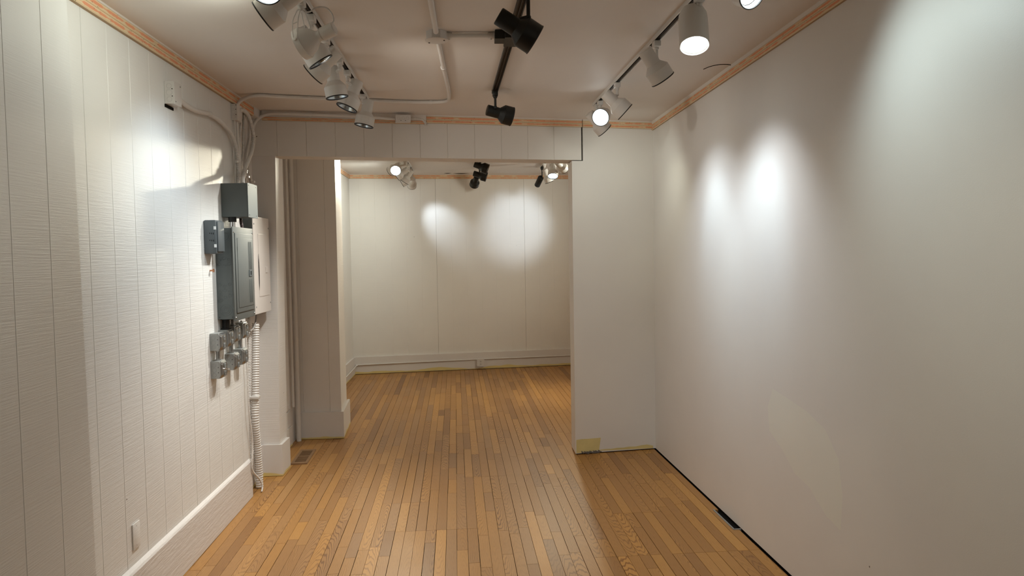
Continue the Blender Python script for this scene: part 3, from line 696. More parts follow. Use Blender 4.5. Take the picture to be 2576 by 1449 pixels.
# far-room lamps
GFL = 'far-room white spotlights, left cluster'; GFB = 'far-room black spotlights'; GFR = 'far-room lamps, right cluster'
AF = lambda x, y: (x, y, CF-.02)
fl = [
 ('FL1', (-.781, 8.385, 2.602), (-.790, 8.237, 2.524), AF(-.70, 8.35), 'far-room white spotlight glaring at the camera below the header, left cluster', 'white', 1, [((-1.3, 4.6, 1.9), 24, 100, 1, WARM_COL), ((-1.17, 6.75, 2.0), 16, 60, 1, WARM_COL)]),
 ('FL2', (-.770, 8.570, 2.633), (-.885, 8.663, 2.568), AF(-.70, 8.55), 'far-room white spotlight mostly hidden behind the glaring one, left cluster', 'white', 1, [((-1.58, 9.3, 2.0), 9, 120, 1.0, WARM_COL)]),
 ('FL3', (-.709, 8.911, 2.622), (-.861, 8.915, 2.525), AF(-.70, 8.8), 'far-room white spotlight pointing left, second in the left cluster', 'white', 0, []),
 ('FL4', (-.676, 9.002, 2.613), (-.768, 9.015, 2.473), AF(-.70, 8.95), 'far-room white spotlight tilted down left, in the middle of the left cluster', 'white', 0, []),
 ('FL5', (-.679, 9.308, 2.574), (-.838, 9.313, 2.488), AF(-.70, 9.25), 'far-room white spotlight tucked behind the middle of the left cluster', 'white', 0, []),
 ('FL6', (-.695, 9.523, 2.566), (-.723, 9.667, 2.490), AF(-.70, 9.50), 'far-room white spotlight lowest of the left cluster, aimed at the far wall', 'white', 1, [((-.36, 10.2, 2.02), 3.0, 46, .9, (.95, .98, 1.0)), ((-.5, 10.2, 1.2), 9, 140, 1)]),
 ('FB1', (.075, 8.364, 2.604), (.238, 8.352, 2.539), AF(.14, 8.36), 'far-room black spotlight highest of the black cluster', 'black', 0, []),
 ('FB2', (.069, 8.965, 2.568), (.230, 8.953, 2.518), AF(.145, 8.96), 'far-room black spotlight in the middle of the black cluster', 'black', 0, []),
 ('FB3', (.108, 9.099, 2.538), (.078, 9.229, 2.460), AF(.145, 9.12), 'far-room black spotlight lowest of the black cluster', 'black', 0, []),
 ('FR2', (.921, 8.899, 2.600), (.984, 8.926, 2.450), AF(.92, 8.9), 'far-room white spotlight below left of the glaring bulb in the right cluster', 'white', 1, [((.67, 10.3, 2.02), 4.5, 46, .85, (.95, .98, 1.0)), ((.5, 9.6, 0), 22, 140, 1)]),
 ('FR3', (.961, 8.348, 2.591), (.947, 8.262, 2.438), AF(.925, 8.33), 'far-room white spotlight with a glaring bulb in the right cluster', 'white', 1, [((1.3, 8.25, 0), 12, 50, 1), ((0.2, 7.0, 0), 22, 130, 1)]),
 ('FR4', (.980, 8.147, 2.591), (1.074, 8.261, 2.530), AF(.93, 8.15), 'far-room white spotlight cut by the right jamb with its dark rim showing', 'white', 0, []),
]
for key, b, f, ad, lab, colr, lit, lamps in fl:
    spotlamp(key, b, f, ad, lab, GFL if key[1] == 'L' else GFB if key[1] == 'B' else GFR, colr, R=.058, lit=lit, lamps=lamps)
spotlamp('FR1', (.911, 9.25, 2.541), (.872, 9.382, 2.450), AF(.925, 9.25), 'black cylinder lamp hanging lowest in the far-room right cluster', GFR, 'black', R=.060, kind='tube')
spotlamp('N3', (1.9, 8.3, 2.58), (1.92, 8.3, 2.42), AF(1.96, 8.3), 'unseen far-room fill spotlight added beyond the right edge', 'added far-room fill lamps out of view', R=.058, lit=1, lamps=[((1.6, 9.0, 0), 34, 140, 1), ((0, 8.9, 2.62), 20, 160, 1)])  # unseen lamp added to lift the far room and its ceiling
# tracks
def track(A_, B_, z_of, mat, label, slotmat=M_slot, cap=True):
    A_ = Vector((*A_, 0)); B_ = Vector((*B_, 0)); A_.z = z_of(A_.x, A_.y); B_.z = z_of(B_.x, B_.y)
    root = empty('lighting_track', (A_+B_)/2, label, 'lighting track', 'ceiling lighting tracks')
    bm = bmesh.new(); s = .018; h = .020
    extr(bm, [(-s, 0), (-s, -h), (-s+.005, -h), (-s+.005, -h+.010), (s-.005, -h+.010), (s-.005, -h), (s, -h), (s, 0)], A_, B_); obj('channel', bm, mat, root)
    bm = bmesh.new(); extr(bm, [(-.0128, -.0085), (-.0128, -.0102), (.0128, -.0102), (.0128, -.0085)], A_, B_); extr(bm, [(-.002, -.010), (-.002, -.017), (.002, -.017), (.002, -.010)], A_, B_); obj('slot', bm, slotmat, root)
    if cap:
        bm = bmesh.new(); d = (B_-A_).normalized(); extr(bm, [(-s-.001, 0), (-s-.001, -h-.001), (s+.001, -h-.001), (s+.001, 0)], B_, B_+d*.012); obj('end_cap', bm, mat, root)
    return root
track((TXL(.6), .6), (TXL(4.94), 4.94), Cz, M_trackw, 'long white lighting track along the left side of the ceiling')
track((TXR(.6), .6), (TXR(5.16), 5.16), Cz, M_trackw, 'long white lighting track along the right side of the ceiling')
track((TXB(2.2), 2.2), (TXB(4.77), 4.77), Cz, M_black, 'black lighting track down the middle of the ceiling')
cf = lambda x, y: CF
track((-.70, 7.4), (-.70, 9.6), cf, M_trackw, 'far-room white track over the left lamp cluster')
track((.145, 7.4), (.145, 9.2), cf, M_black, 'far-room black track over the black lamps')
track((.93, 7.4), (.925, 9.4), cf, M_trackw, 'far-room white track over the right lamp cluster')
# ------------------------------------------------------------------ ceiling conduits
def conduit(name, P, r, label, cat='conduit', group=None, mat=None, rib=0, pitch=.008, n=12, couplings=(), straps=(), step=.02):
    bm = bmesh.new(); tube(bm, P, r, n, step, rib=rib, pitch=pitch)
    if couplings or straps:
        root = empty(name, Vector(P[0]), label, cat, group)
        obj('tube', bm, mat or M_conduit, root, True)
        for a, b in couplings:
            bm = bmesh.new(); cyl(bm, a, b, r*1.25, 18); obj('coupling', bm, mat or M_conduit, root, True)
        for c, d, up in straps:      # centre, direction of the tube, direction to the wall or ceiling
            c = Vector(c); d = Vector(d).normalized(); up = Vector(up).normalized(); sd = d.cross(up).normalized()
            bm = bmesh.new(); q = Matrix((( d.x, sd.x, up.x, 0), (d.y, sd.y, up.y, 0), (d.z, sd.z, up.z, 0), (0, 0, 0, 1))).inverted().transposed()
            q = Matrix(((d.x, sd.x, up.x, c.x), (d.y, sd.y, up.y, c.y), (d.z, sd.z, up.z, c.z), (0, 0, 0, 1)))
            lathe(bm, [(r*1.0, -.008), (r*1.28, -.008), (r*1.28, .008), (r*1.0, .008), (r, -.008)], q @ Matrix.Rotation(math.pi/2, 4, 'Y'), 16)
            box(bm, (-.008, -r-.014, r-.003), (.008, -r+.001, r), q); cyl(bm, c-sd*(r+.009)+up*(r-.006), c-sd*(r+.009)+up*r, .0035, 8)
            obj('strap', bm, mat or M_conduit, root, True)
        return root
    o = obj(name, bm, mat or M_conduit, None, True); center_origin(o); return tag(o, label, cat, group)
def ctl(pts): return [(x, y, Cz(x, y)-dz) for x, y, dz in pts]
c2 = [(-1.466, 4.895, 2.545), (-1.464, 4.90, 2.585), (-1.425, 4.89, 2.614)]+ctl([(-1.331, 4.86, .014), (-1.207, 4.89, .014), (-.915, 4.954, .014), (-.614, 5.016, .014), (-.369, 5.066, .014), (-.182, 5.062, .014), (-.13, 5.03, .014), (-.114, 4.96, .014), (-.110, 4.692, .014), (-.120, 4.253, .014), (-.129, 3.747, .014), (-.132, 3.65, .020)])
conduit('conduit', c2, .0115, 'long white conduit running across the ceiling and bending to the round box', group='painted ceiling conduits',
        couplings=[((-.125, 4.16, Cz(-.12, 4.2)-.014), (-.122, 4.20, Cz(-.12, 4.2)-.014))], straps=[((-1.02, 4.932, Cz(-1, 4.9)-.014), (1, .2, 0), (0, 0, 1)), ((-.24, 5.066, Cz(-.2, 5)-.014), (1, 0, 0), (0, 0, 1))])
conduit('conduit', ctl([(-.142, 2.3, .014), (-.139, 2.965, .014), (-.136, 3.40, .014), (-.135, 3.50, .020)]), .0125, 'straight white conduit entering the photo top and ending at the round box', group='painted ceiling conduits')
c4 = [(-1.515, 5.36, 2.40), (-1.512, 5.38, 2.50), (-1.485, 5.40, 2.575), (-1.41, 5.405, 2.612), (-1.30, 5.415, 2.618), (-.917, 5.465, 2.612), (-.70, 5.49, 2.605), (-.60, 5.50, 2.597), (-.522, 5.505, 2.592)]
conduit('conduit', c4, .0115, 'white conduit along the top of the partition above the bare wood strip', group='painted ceiling conduits',
        straps=[((-1.12, 5.438, 2.616), (1, .13, 0), (0, .2, 1)), ((-.83, 5.474, 2.610), (1, .13, 0), (0, .2, 1))])
conduit('flexible_conduit', [(-.405, 5.50, 2.592), (-.36, 5.505, 2.594), (-.325, 5.515, 2.588), (-.305, 5.53, 2.57), (-.302, 5.545, 2.552)], .010, 'short bent flexible conduit leaving the small box above the header', 'conduit', rib=.22, pitch=.007)
# small box above header
def knock(bm, c, n, r, t=.0012):
    c = Vector(c); n = Vector(n).normalized(); q = n.to_track_quat('Z', 'Y').to_matrix().to_4x4()
    lathe(bm, [(r-.0018, 0), (r-.0014, t), (r, t), (r+.0004, 0)], Matrix.Translation(c) @ q, 24)
def sbox(name, lo, hi, label, cat, mat, coverside=None, covert=.003, knocks=(), kr=.012, screws=(), group=None, kmat=None, rot=0, covermat=None, over=0, kn=None):
    """box with a cover plate on one side, knock-out rings and screws; lo/hi world; rot about z at its base centre"""
    lo = Vector(lo); hi = Vector(hi); c = Vector(((lo.x+hi.x)/2, (lo.y+hi.y)/2, lo.z))
    root = empty(name, c, label, cat, group)
    bm = bmesh.new(); box(bm, lo, hi, bev=.0015); obj('body', bm, mat, root)
    if coverside == '+x':
        bm = bmesh.new(); box(bm, (hi.x, lo.y-over, lo.z-over), (hi.x+covert, hi.y+over, hi.z+over), bev=.001); obj('cover', bm, covermat or mat, root)
    if coverside == '-z':
        bm = bmesh.new(); box(bm, (lo.x-over, lo.y-over, lo.z-covert), (hi.x+over, hi.y+over, lo.z), bev=.001); obj('cover', bm, covermat or mat, root)
    if coverside == '-y':
        bm = bmesh.new(); box(bm, (lo.x-over, lo.y-covert, lo.z-over), (hi.x+over, lo.y, hi.z+over), bev=.001); obj('cover', bm, covermat or mat, root)
    for kc in knocks:
        bm = bmesh.new(); knock(bm, kc[:3], kn or (0, -1, 0), kc[3] if len(kc) > 3 else kr); obj('knockout', bm, kmat or M_knock_w, root, True)
    for sc in screws:
        p, n = sc; p = Vector(p); n = Vector(n)
        bm = bmesh.new(); cyl(bm, p, p+n*.0015, .0028, 10); obj('screw', bm, M_screw, root)
    if rot: root.rotation_euler.z = rot
    return root
bx = sbox('junction_box', (-.520, 5.475, 2.566), (-.410, 5.535, 2.615), 'small white box on the wood strip above the header, left of centre', 'junction box', M_conduit, '-y', .003,
     knocks=[(-.497, 5.472, 2.592), (-.465, 5.472, 2.592), (-.433, 5.472, 2.592)], kr=.011, screws=[((-.481, 5.472, 2.575), (0, -1, 0)), ((-.449, 5.472, 2.575), (0, -1, 0))], rot=.134)
# round (octagon) ceiling box
root = empty('junction_box', (-.135, 3.575, Cz(-.135, 3.575)), 'round white junction box on the ceiling left of the black track', 'junction box')
bm = bmesh.new(); oz = Cz(-.135, 3.575)
lathe(bm, [(0, 0), (.052, 0), (.052, -.036), (0, -.036)], Matrix.Translation((-.135, 3.575, oz)) @ Matrix.Rotation(math.pi/8, 4, 'Z'), 8); obj('body', bm, M_conduit, root)
bm = bmesh.new(); lathe(bm, [(0, -.036), (.055, -.036), (.055, -.040), (.045, -.043), (0, -.044)], Matrix.Translation((-.135, 3.575, oz)), 24); obj('cover', bm, M_conduit, root, True)
for dx, dy in ((.036, -.02), (-.036, .02)):
    bm = bmesh.new(); cyl(bm, (-.135+dx, 3.575+dy, oz-.0455), (-.135+dx, 3.575+dy, oz-.042), .004, 10); obj('screw', bm, M_screw, root)
bm = bmesh.new(); cyl(bm, (-.085, 3.575, oz-.016), (-.062, 3.575, oz-.016), .014, 16); cyl(bm, (-.074, 3.575, oz-.036), (-.074, 3.575, oz-.026), .0035, 8); obj('connector', bm, M_conduit, root, True)
root = empty('conduit', (-.06, 3.575, oz-.016), 'short level conduit from the round box to the black track', 'conduit', 'painted ceiling conduits')
bm = bmesh.new(); cyl(bm, (-.062, 3.575, oz-.016), (.110, 3.575, oz-.016), .0105, 16); obj('tube', bm, M_conduit, root, True)
bm = bmesh.new(); cyl(bm, (.108, 3.575, oz-.016), (.138, 3.575, oz-.016), .014, 16); cyl(bm, (.123, 3.575, oz-.036), (.123, 3.575, oz-.026), .0035, 8); obj('connector', bm, M_conduit, root, True)
root = empty('track_feed_box', (.215, 3.58, oz-.02), 'black power feed box where the level conduit meets the middle track', 'feed box')
bm = bmesh.new(); box(bm, (.140, 3.53, oz-.042), (.20, 3.62, oz-.001), bev=.002); obj('body', bm, M_black, root)
bm = bmesh.new(); box(bm, (.186, 3.50, oz-.046), (.262, 3.66, oz-.021), bev=.002); obj('cover', bm, M_black, root)
# ------------------------------------------------------------------ electrical gear on the left wall
def wl(*p): return tuple(WL(p))
KS = 1.49/1.454
def wbox(y0, y1, z0, z1, dep):
    a = WL((-1.454, y0, z0)); b = WL((-1.454+dep/KS, y1, z1)); return Vector((XL+.0005, a.y, a.z)), Vector((XL+dep, b.y, WL((-1.454, 0, z1)).z))
# upper left box
lo, hi = wbox(3.704, 3.79, 2.345, 2.452, .046)
kx = XL+.023
sbox('junction_box', lo, hi, 'white junction box high on the left wall, start of the curved conduit', 'junction box', M_conduit, '+x', .003, over=.002,
     knocks=[(kx, lo.y, lo.z+.022, .0125), (kx, lo.y, (lo.z+hi.z)/2, .0145), (kx, lo.y, hi.z-.022, .0125)],
     screws=[((hi.x-.008, lo.y, lo.z+.037), (0, -1, 0)), ((hi.x-.008, lo.y, hi.z-.037), (0, -1, 0)), ((hi.x+.003, hi.y-.012, hi.z-.012), (1, 0, 0)), ((hi.x+.003, lo.y+.012, lo.z+.012), (1, 0, 0))])
bm = bmesh.new(); box(bm, (XL+.0005, lo.y-.004, lo.z-.016), (XL+.004, hi.y+.012, lo.z-.002)); o = obj('wall_cutout', bm, M_dark)
tag(center_origin(o), 'ragged dark cut in the panel just under the high white box', 'cutout')
c1 = [wl(*p) for p in [(-1.425, 3.800, 2.390), (-1.425, 3.822, 2.386), (-1.425, 3.91, 2.376), (-1.425, 4.048, 2.376), (-1.425, 4.23, 2.396)]]
conduit('conduit', c1, .0135, 'smooth white curved conduit leaving the high box on the left wall', group='conduits on the left wall', couplings=[(c1[-1], tuple(Vector(c1[-1])+Vector((0, .02, .0))))])
c1b = [wl(*p) for p in [(-1.427, 4.245, 2.396), (-1.427, 4.406, 2.390), (-1.425, 4.58, 2.357), (-1.425, 4.68, 2.301), (-1.425, 4.725, 2.21), (-1.425, 4.731, 2.112), (-1.425, 4.707, 2.036)]]
conduit('flexible_conduit', c1b, .0125, 'ribbed white conduit arching down from the coupling into the big grey box', group='flexible conduits above the grey box', rib=.10, pitch=.010)
# second white box, under the ceiling
lo, hi = wbox(4.715, 4.815, 2.448, 2.548, .036)
kx = XL+.017
sbox('junction_box', lo, hi, 'white junction box tucked under the ceiling in the left corner', 'junction box', M_conduit, '+x', .003, over=.001,
     knocks=[(kx, lo.y, lo.z+.02, .011), (kx, lo.y, (lo.z+hi.z)/2, .0125), (kx, lo.y, hi.z-.02, .011)],
     screws=[((hi.x-.005, lo.y, lo.z+.035), (0, -1, 0)), ((hi.x-.005, lo.y, hi.z-.035), (0, -1, 0)), ((hi.x-.003, lo.y-.0005, hi.z-.008), (0, -1, 0))])
bm = bmesh.new(); box(bm, (XL+.0005, 4.935, 2.475), (XL+.003, 4.984, 2.575)); box(bm, (-1.546, 4.99, 2.46), (-1.540, 5.13, 2.58)); o = obj('wall_cutout', bm, M_dark); tag(center_origin(o), 'dark hole under the ceiling where the cables enter the wall', 'cutout')
GC = 'cables above the grey box'
CB = [
 ('v1', [(-1.44, 4.735, 2.449), (-1.44, 4.735, 2.357), (-1.44, 4.730, 2.259), (-1.44, 4.71, 2.049)], .006, 0, 'thin white cable dropping from the left of the corner box'),
 ('v2', [(-1.44, 4.777, 2.457), (-1.44, 4.783, 2.366), (-1.44, 4.797, 2.269), (-1.44, 4.802, 2.17), (-1.44, 4.774, 2.055)], .0115, 0, 'thick smooth white pipe dropping from the corner box'),
 ('v3', [(-1.44, 4.869, 2.481), (-1.44, 4.841, 2.375), (-1.44, 4.83, 2.274), (-1.44, 4.849, 2.15), (-1.44, 4.873, 2.062)], .007, .12, 'narrow ribbed cable right of the thick pipe'),
 ('v4', [(-1.45, 4.966, 2.524), (-1.45, 4.946, 2.418), (-1.45, 4.923, 2.286), (-1.45, 4.886, 2.18), (-1.45, 4.858, 2.075)], .008, .12, 'ribbed cable coming out of the ceiling hole, left strand'),
 ('v5', [(-1.45, 5.01, 2.532), (-1.45, 5.085, 2.493), (-1.45, 5.083, 2.401), (-1.45, 4.998, 2.271), (-1.45, 4.969, 2.164), (-1.45, 4.959, 2.07)], .009, 0, 'smooth cable bowing out beside the big flexible conduit'),
 ('v6', [(-1.47, 5.023, 2.509), (-1.47, 5.044, 2.382), (-1.47, 5.003, 2.246), (-1.47, 5.036, 2.145), (-1.47, 5.101, 2.083)], .008, 0, 'smooth cable at the back of the bundle above the grey box'),
 ('v7', [(-1.49, 5.213, 2.400), (-1.49, 5.190, 2.327), (-1.49, 5.164, 2.213), (-1.49, 5.229, 2.139), (-1.49, 5.306, 2.064), (-1.49, 5.382, 1.958), (-1.49, 5.392, 1.868)], .009, .12, 'ribbed cable crossing right behind the grey box to the beige panel'),
 ('v8', [(-1.468, 5.17, 2.39), (-1.468, 5.157, 2.303), (-1.468, 5.10, 2.188), (-1.468, 5.18, 2.085), (-1.468, 5.24, 1.952), (-1.468, 5.25, 1.862)], .008, .12, 'inner ribbed cable running down to the beige panel'),
]
for nm, P, r, rib, lab in CB:
    conduit('cable', [wl(*p) for p in P], r, lab, 'cable', GC, rib=rib, pitch=.008, n=10)
root = conduit('flexible_conduit', [wl(*p) for p in [(-1.47, 4.76, 2.512), (-1.43, 4.775, 2.520), (-1.405, 4.81, 2.524), (-1.40, 4.889, 2.509), (-1.40, 4.961, 2.451), (-1.40, 4.997, 2.374), (-1.40, 4.932, 2.275), (-1.40, 4.819, 2.184), (-1.40, 4.781, 2.142), (-1.395, 4.736, 2.108), (-1.375, 4.645, 2.076), (-1.36, 4.595, 2.044)]], .0135,
        'fat ribbed flexible conduit curving down in front of the cables', group='flexible conduits above the grey box', rib=.16, pitch=.0105, n=16, couplings=[(wl(-1.40, 4.787, 2.148), wl(-1.40, 4.77, 2.128))])
# metal cable staples
for i, (y, z) in enumerate(((4.80, 2.11), (4.93, 2.12), (5.05, 2.10), (4.70, 2.19))):
    bm = bmesh.new(); p = WL((-1.42, y, z)); box(bm, (p.x-.012, p.y-.013, p.z-.007), (p.x+.004, p.y+.013, p.z+.007), bev=.002)
    o = obj('cable_clamp', bm, M_conduit); tag(center_origin(o), ['white clamp on the thick pipe above the grey box', 'white clamp in the middle of the cable bundle', 'white clamp at the right of the cable bundle', 'small white clamp low on the arched ribbed conduit'][i], 'clamp', 'cable clamps')
# big grey junction box
lo, hi = wbox(4.475, 4.665, 1.838, 2.036, .158)
g_ = sbox('junction_box', lo, hi, 'big blue-grey steel junction box on top of the breaker panels', 'junction box', M_box_grey, '+x', .003, over=.003,
     screws=[((hi.x+.003, lo.y+.02, hi.z-.012), (1, 0, 0)), ((hi.x+.003, hi.y-.025, hi.z-.012), (1, 0, 0)), ((hi.x+.003, lo.y+.02, lo.z+.012), (1, 0, 0)), ((hi.x+.003, hi.y-.025, lo.z+.012), (1, 0, 0))])
JBz = lo.z
# nipples between the big box and the panel
p = WL((-1.40, 4.50, 1.80))
root = empty('conduit_nipple', (p.x, p.y, p.z-.05), 'black and silver connector between the grey box and breaker panel', 'connector')
bm = bmesh.new(); cyl(bm, (p.x, p.y, JBz-.03), (p.x, p.y, JBz), .024, 24); obj('locknut', bm, M_black, root, True)
bm = bmesh.new(); cyl(bm, (p.x, p.y, JBz-.066), (p.x, p.y, JBz-.03), .016, 24); obj('sleeve', bm, M_chrome, root, True)
q = WL((-1.40, 4.66, 1.80))
conduit('flexible_conduit', [(q.x, q.y, JBz+.004), (q.x, q.y+.004, JBz-.02), (q.x, q.y+.018, JBz-.045), (q.x, q.y+.022, JBz-.075)], .011, 'short dark ribbed conduit under the big grey box', group=None, mat=simple('dark_flex', (.11, .075, .07), .5), rib=.2, pitch=.008)
# grey plastic box
lo, hi = wbox(4.166, 4.288, 1.620, 1.806, .069)
root = empty('transfer_box', Vector(((lo.x+hi.x)/2, (lo.y+hi.y)/2, lo.z)), 'dark grey plastic outlet box left of the breaker panel', 'outlet box')
bm = bmesh.new(); box(bm, lo, hi, bev=.008); obj('body', bm, M_plastic, root, True)
bm = bmesh.new(); box(bm, (hi.x-.002, lo.y+.012, lo.z+.012), (hi.x+.008, hi.y-.006, hi.z-.008), bev=.004); obj('lid', bm, M_plastic, root, True)
for dz in (.045, hi.z-lo.z-.045):
    bm = bmesh.new(); box(bm, (hi.x-.012, lo.y-.0015, lo.z+dz-.009), (hi.x+.001, lo.y+.001, lo.z+dz+.009)); obj('latch', bm, M_label, root)
for dz in (.075, .115):
    for k in range(3):
        bm = bmesh.new(); yy = (-.032+k*.010)
        box(bm, (hi.x+yy-.004, lo.y-.0008, lo.z+dz-.002*(k+1)), (hi.x+yy-.001, lo.y+.001, lo.z+dz+.004), None); obj('outlet_slot', bm, M_dark, root)
bm = bmesh.new(); cyl(bm, (hi.x-.03, hi.y-.001, lo.z+.085), (hi.x-.03, hi.y+.02, lo.z+.085), .010, 16); obj('conduit_hub', bm, M_plastic, root, True)
# main breaker panel
lo, hi = wbox(4.345, 4.70, 1.243, 1.768, .100)
root = empty('breaker_panel', Vector(((lo.x+hi.x)/2, (lo.y+hi.y)/2, lo.z)), 'tall grey breaker panel with closed ribbed door in the middle of the gear', 'breaker panel')
bm = bmesh.new(); box(bm, lo, hi); obj('tub', bm, M_box_grey, root)
cx0, cx1 = hi.x, hi.x+.006; cy0, cy1 = lo.y-.012, hi.y+.03; cz0, cz1 = lo.z-.012, hi.z+.008
bm = bmesh.new(); box(bm, (cx0, cy0, cz0), (cx1, cy1, cz1), bev=.002)
box(bm, (cx1-.001, cy0+.03, cz0+.045), (cx1+.006, cy1-.02, cz1-.035), bev=.004); obj('cover', bm, M_panel_grey, root, True)
dx = cx1+.006
bm = bmesh.new(); box(bm, (dx-.001, cy0+.06, cz0+.075), (dx+.003, cy1-.04, cz1-.065), bev=.003)
for k in range(3):
    for za, zb in ((cz0+.30, cz1-.085), (cz0+.095, cz0+.24)):
        yy = cy1-.125+k*.024; box(bm, (dx+.002, yy-.004, za), (dx+.0055, yy+.004, zb), bev=.0015)
dr = obj('door', bm, M_panel_grey, root, True)
bm = bmesh.new(); box(bm, (dx+.002, cy1-.135, cz0+.257), (dx+.007, cy1-.075, cz0+.298), bev=.001); lt = obj('latch', bm, M_plastic, dr)
bm = bmesh.new(); box(bm, (dx+.0065, cy1-.112, cz0+.266), (dx+.0075, cy1-.095, cz0+.290)); obj('latch_slot', bm, M_dark, dr)
bm = bmesh.new(); box(bm, (dx-.003, cy0+.055, cz0+.07), (dx-.0005, cy0+.0625, cz1-.07)); obj('door_gap', bm, M_dark, root)
for zz in (cz0+.11, cz1-.14):
    bm = bmesh.new(); cyl(bm, (dx+.001, cy0+.060, zz), (dx+.001, cy0+.060, zz+.022), .003, 10); obj('hinge', bm, M_panel_grey, root, True)
for yy, zz in ((cy0+.018, cz0+.02), (cy1-.012, cz0+.02), (cy0+.018, cz1-.03), (cy1-.012, cz1-.03)):
    bm = bmesh.new(); cyl(bm, (cx1, yy, zz), (cx1+.004, yy, zz), .006, 14, r2=.004); obj('screw', bm, M_galv, root, True)
xm = (lo.x+hi.x)/2
for (x, z, r) in [(xm+.002, lo.z+.055, .034), (xm+.002, lo.z+.055, .024), (xm+.002, lo.z+.055, .014), (lo.x+.022, lo.z+.115, .013), (lo.x+.022, lo.z+.115, .008)]+[(lo.x+.022+.027*(k % 3), lo.z+.14+.034*(k//3)-.010*(k % 2), .009) for k in range(9)]+[(lo.x+.022+.027*(k % 3), hi.z-.21+.034*(k//3)-.010*(k % 2), .009) for k in range(6)]+[(lo.x+.060, hi.z-.052, .026), (lo.x+.060, hi.z-.052, .017)]:
    bm = bmesh.new(); knock(bm, (x, lo.y, z), (0, -1, 0), r); obj('knockout', bm, M_knock_g, root, True)
for x, z in ((lo.x+.012, lo.z+.012), (hi.x-.012, lo.z+.012)):
    bm = bmesh.new(); cyl(bm, (x, lo.y, z), (x, lo.y-.001, z), .003, 8); obj('screw', bm, M_screw, root)
PB = lo.z
# beige panel on the recessed wall
S2 = Vector((-1.425, 4.98, 1.205)); E2 = Vector((-1.425, 5.40, 1.86))
root = empty('breaker_panel', (-1.48, 5.2, 1.205), 'beige painted breaker panel right of the grey one with a bowed door', 'breaker panel')
bm = bmesh.new(); box(bm, (-1.544, 5.035, 1.235), (-1.436, 5.385, 1.86)); obj('tub', bm, M_box_grey, root)
y0, y1, z0, z1 = 5.022, 5.412, 1.215, 1.872
bm = bmesh.new(); box(bm, (-1.436, y0, z0), (-1.430, y1, z1), bev=.002); obj('cover', bm, M_beige, root)
bm = bmesh.new(); box(bm, (-1.431, y0+.105, z0+.115), (-1.4275, y1-.04, z1-.115), bev=.001); dr = obj('door', bm, M_beige, root)
bm = bmesh.new(); box(bm, (-1.428, y1-.13, z0+.275), (-1.4225, y1-.085, z0+.315), bev=.001); obj('latch', bm, M_beige, dr)
bm = bmesh.new(); vs = []
N = 16; base_z0, base_z1 = z0+.16, z1-.25
L_, R_ = [], []
for i in range(N+1):
    t = i/N; zz = base_z0+(base_z1-base_z0)*t; bow = .010*math.sin(math.pi*t)
    L_.append(bm.verts.new((-1.4272, y0+.098, zz))); R_.append(bm.verts.new((-1.4272, y0+.100+bow, zz)))
for i in range(N): bm.faces.new((L_[i], R_[i], R_[i+1], L_[i+1]))
r = bmesh.ops.extrude_face_region(bm, geom=bm.faces[:])
for v in [g for g in r['geom'] if isinstance(g, bmesh.types.BMVert)]: v.co.x += .0006
obj('door_gap', bm, M_dark, root)
for yy, zz in ((y0+.02, z0+.05), (y1-.02, z0+.06), (y0+.02, z1-.05), (y1-.02, z1-.07)):
    bm = bmesh.new(); cyl(bm, (-1.430, yy, zz), (-1.427, yy, zz), .005, 12); obj('screw', bm, M_galvside, root)
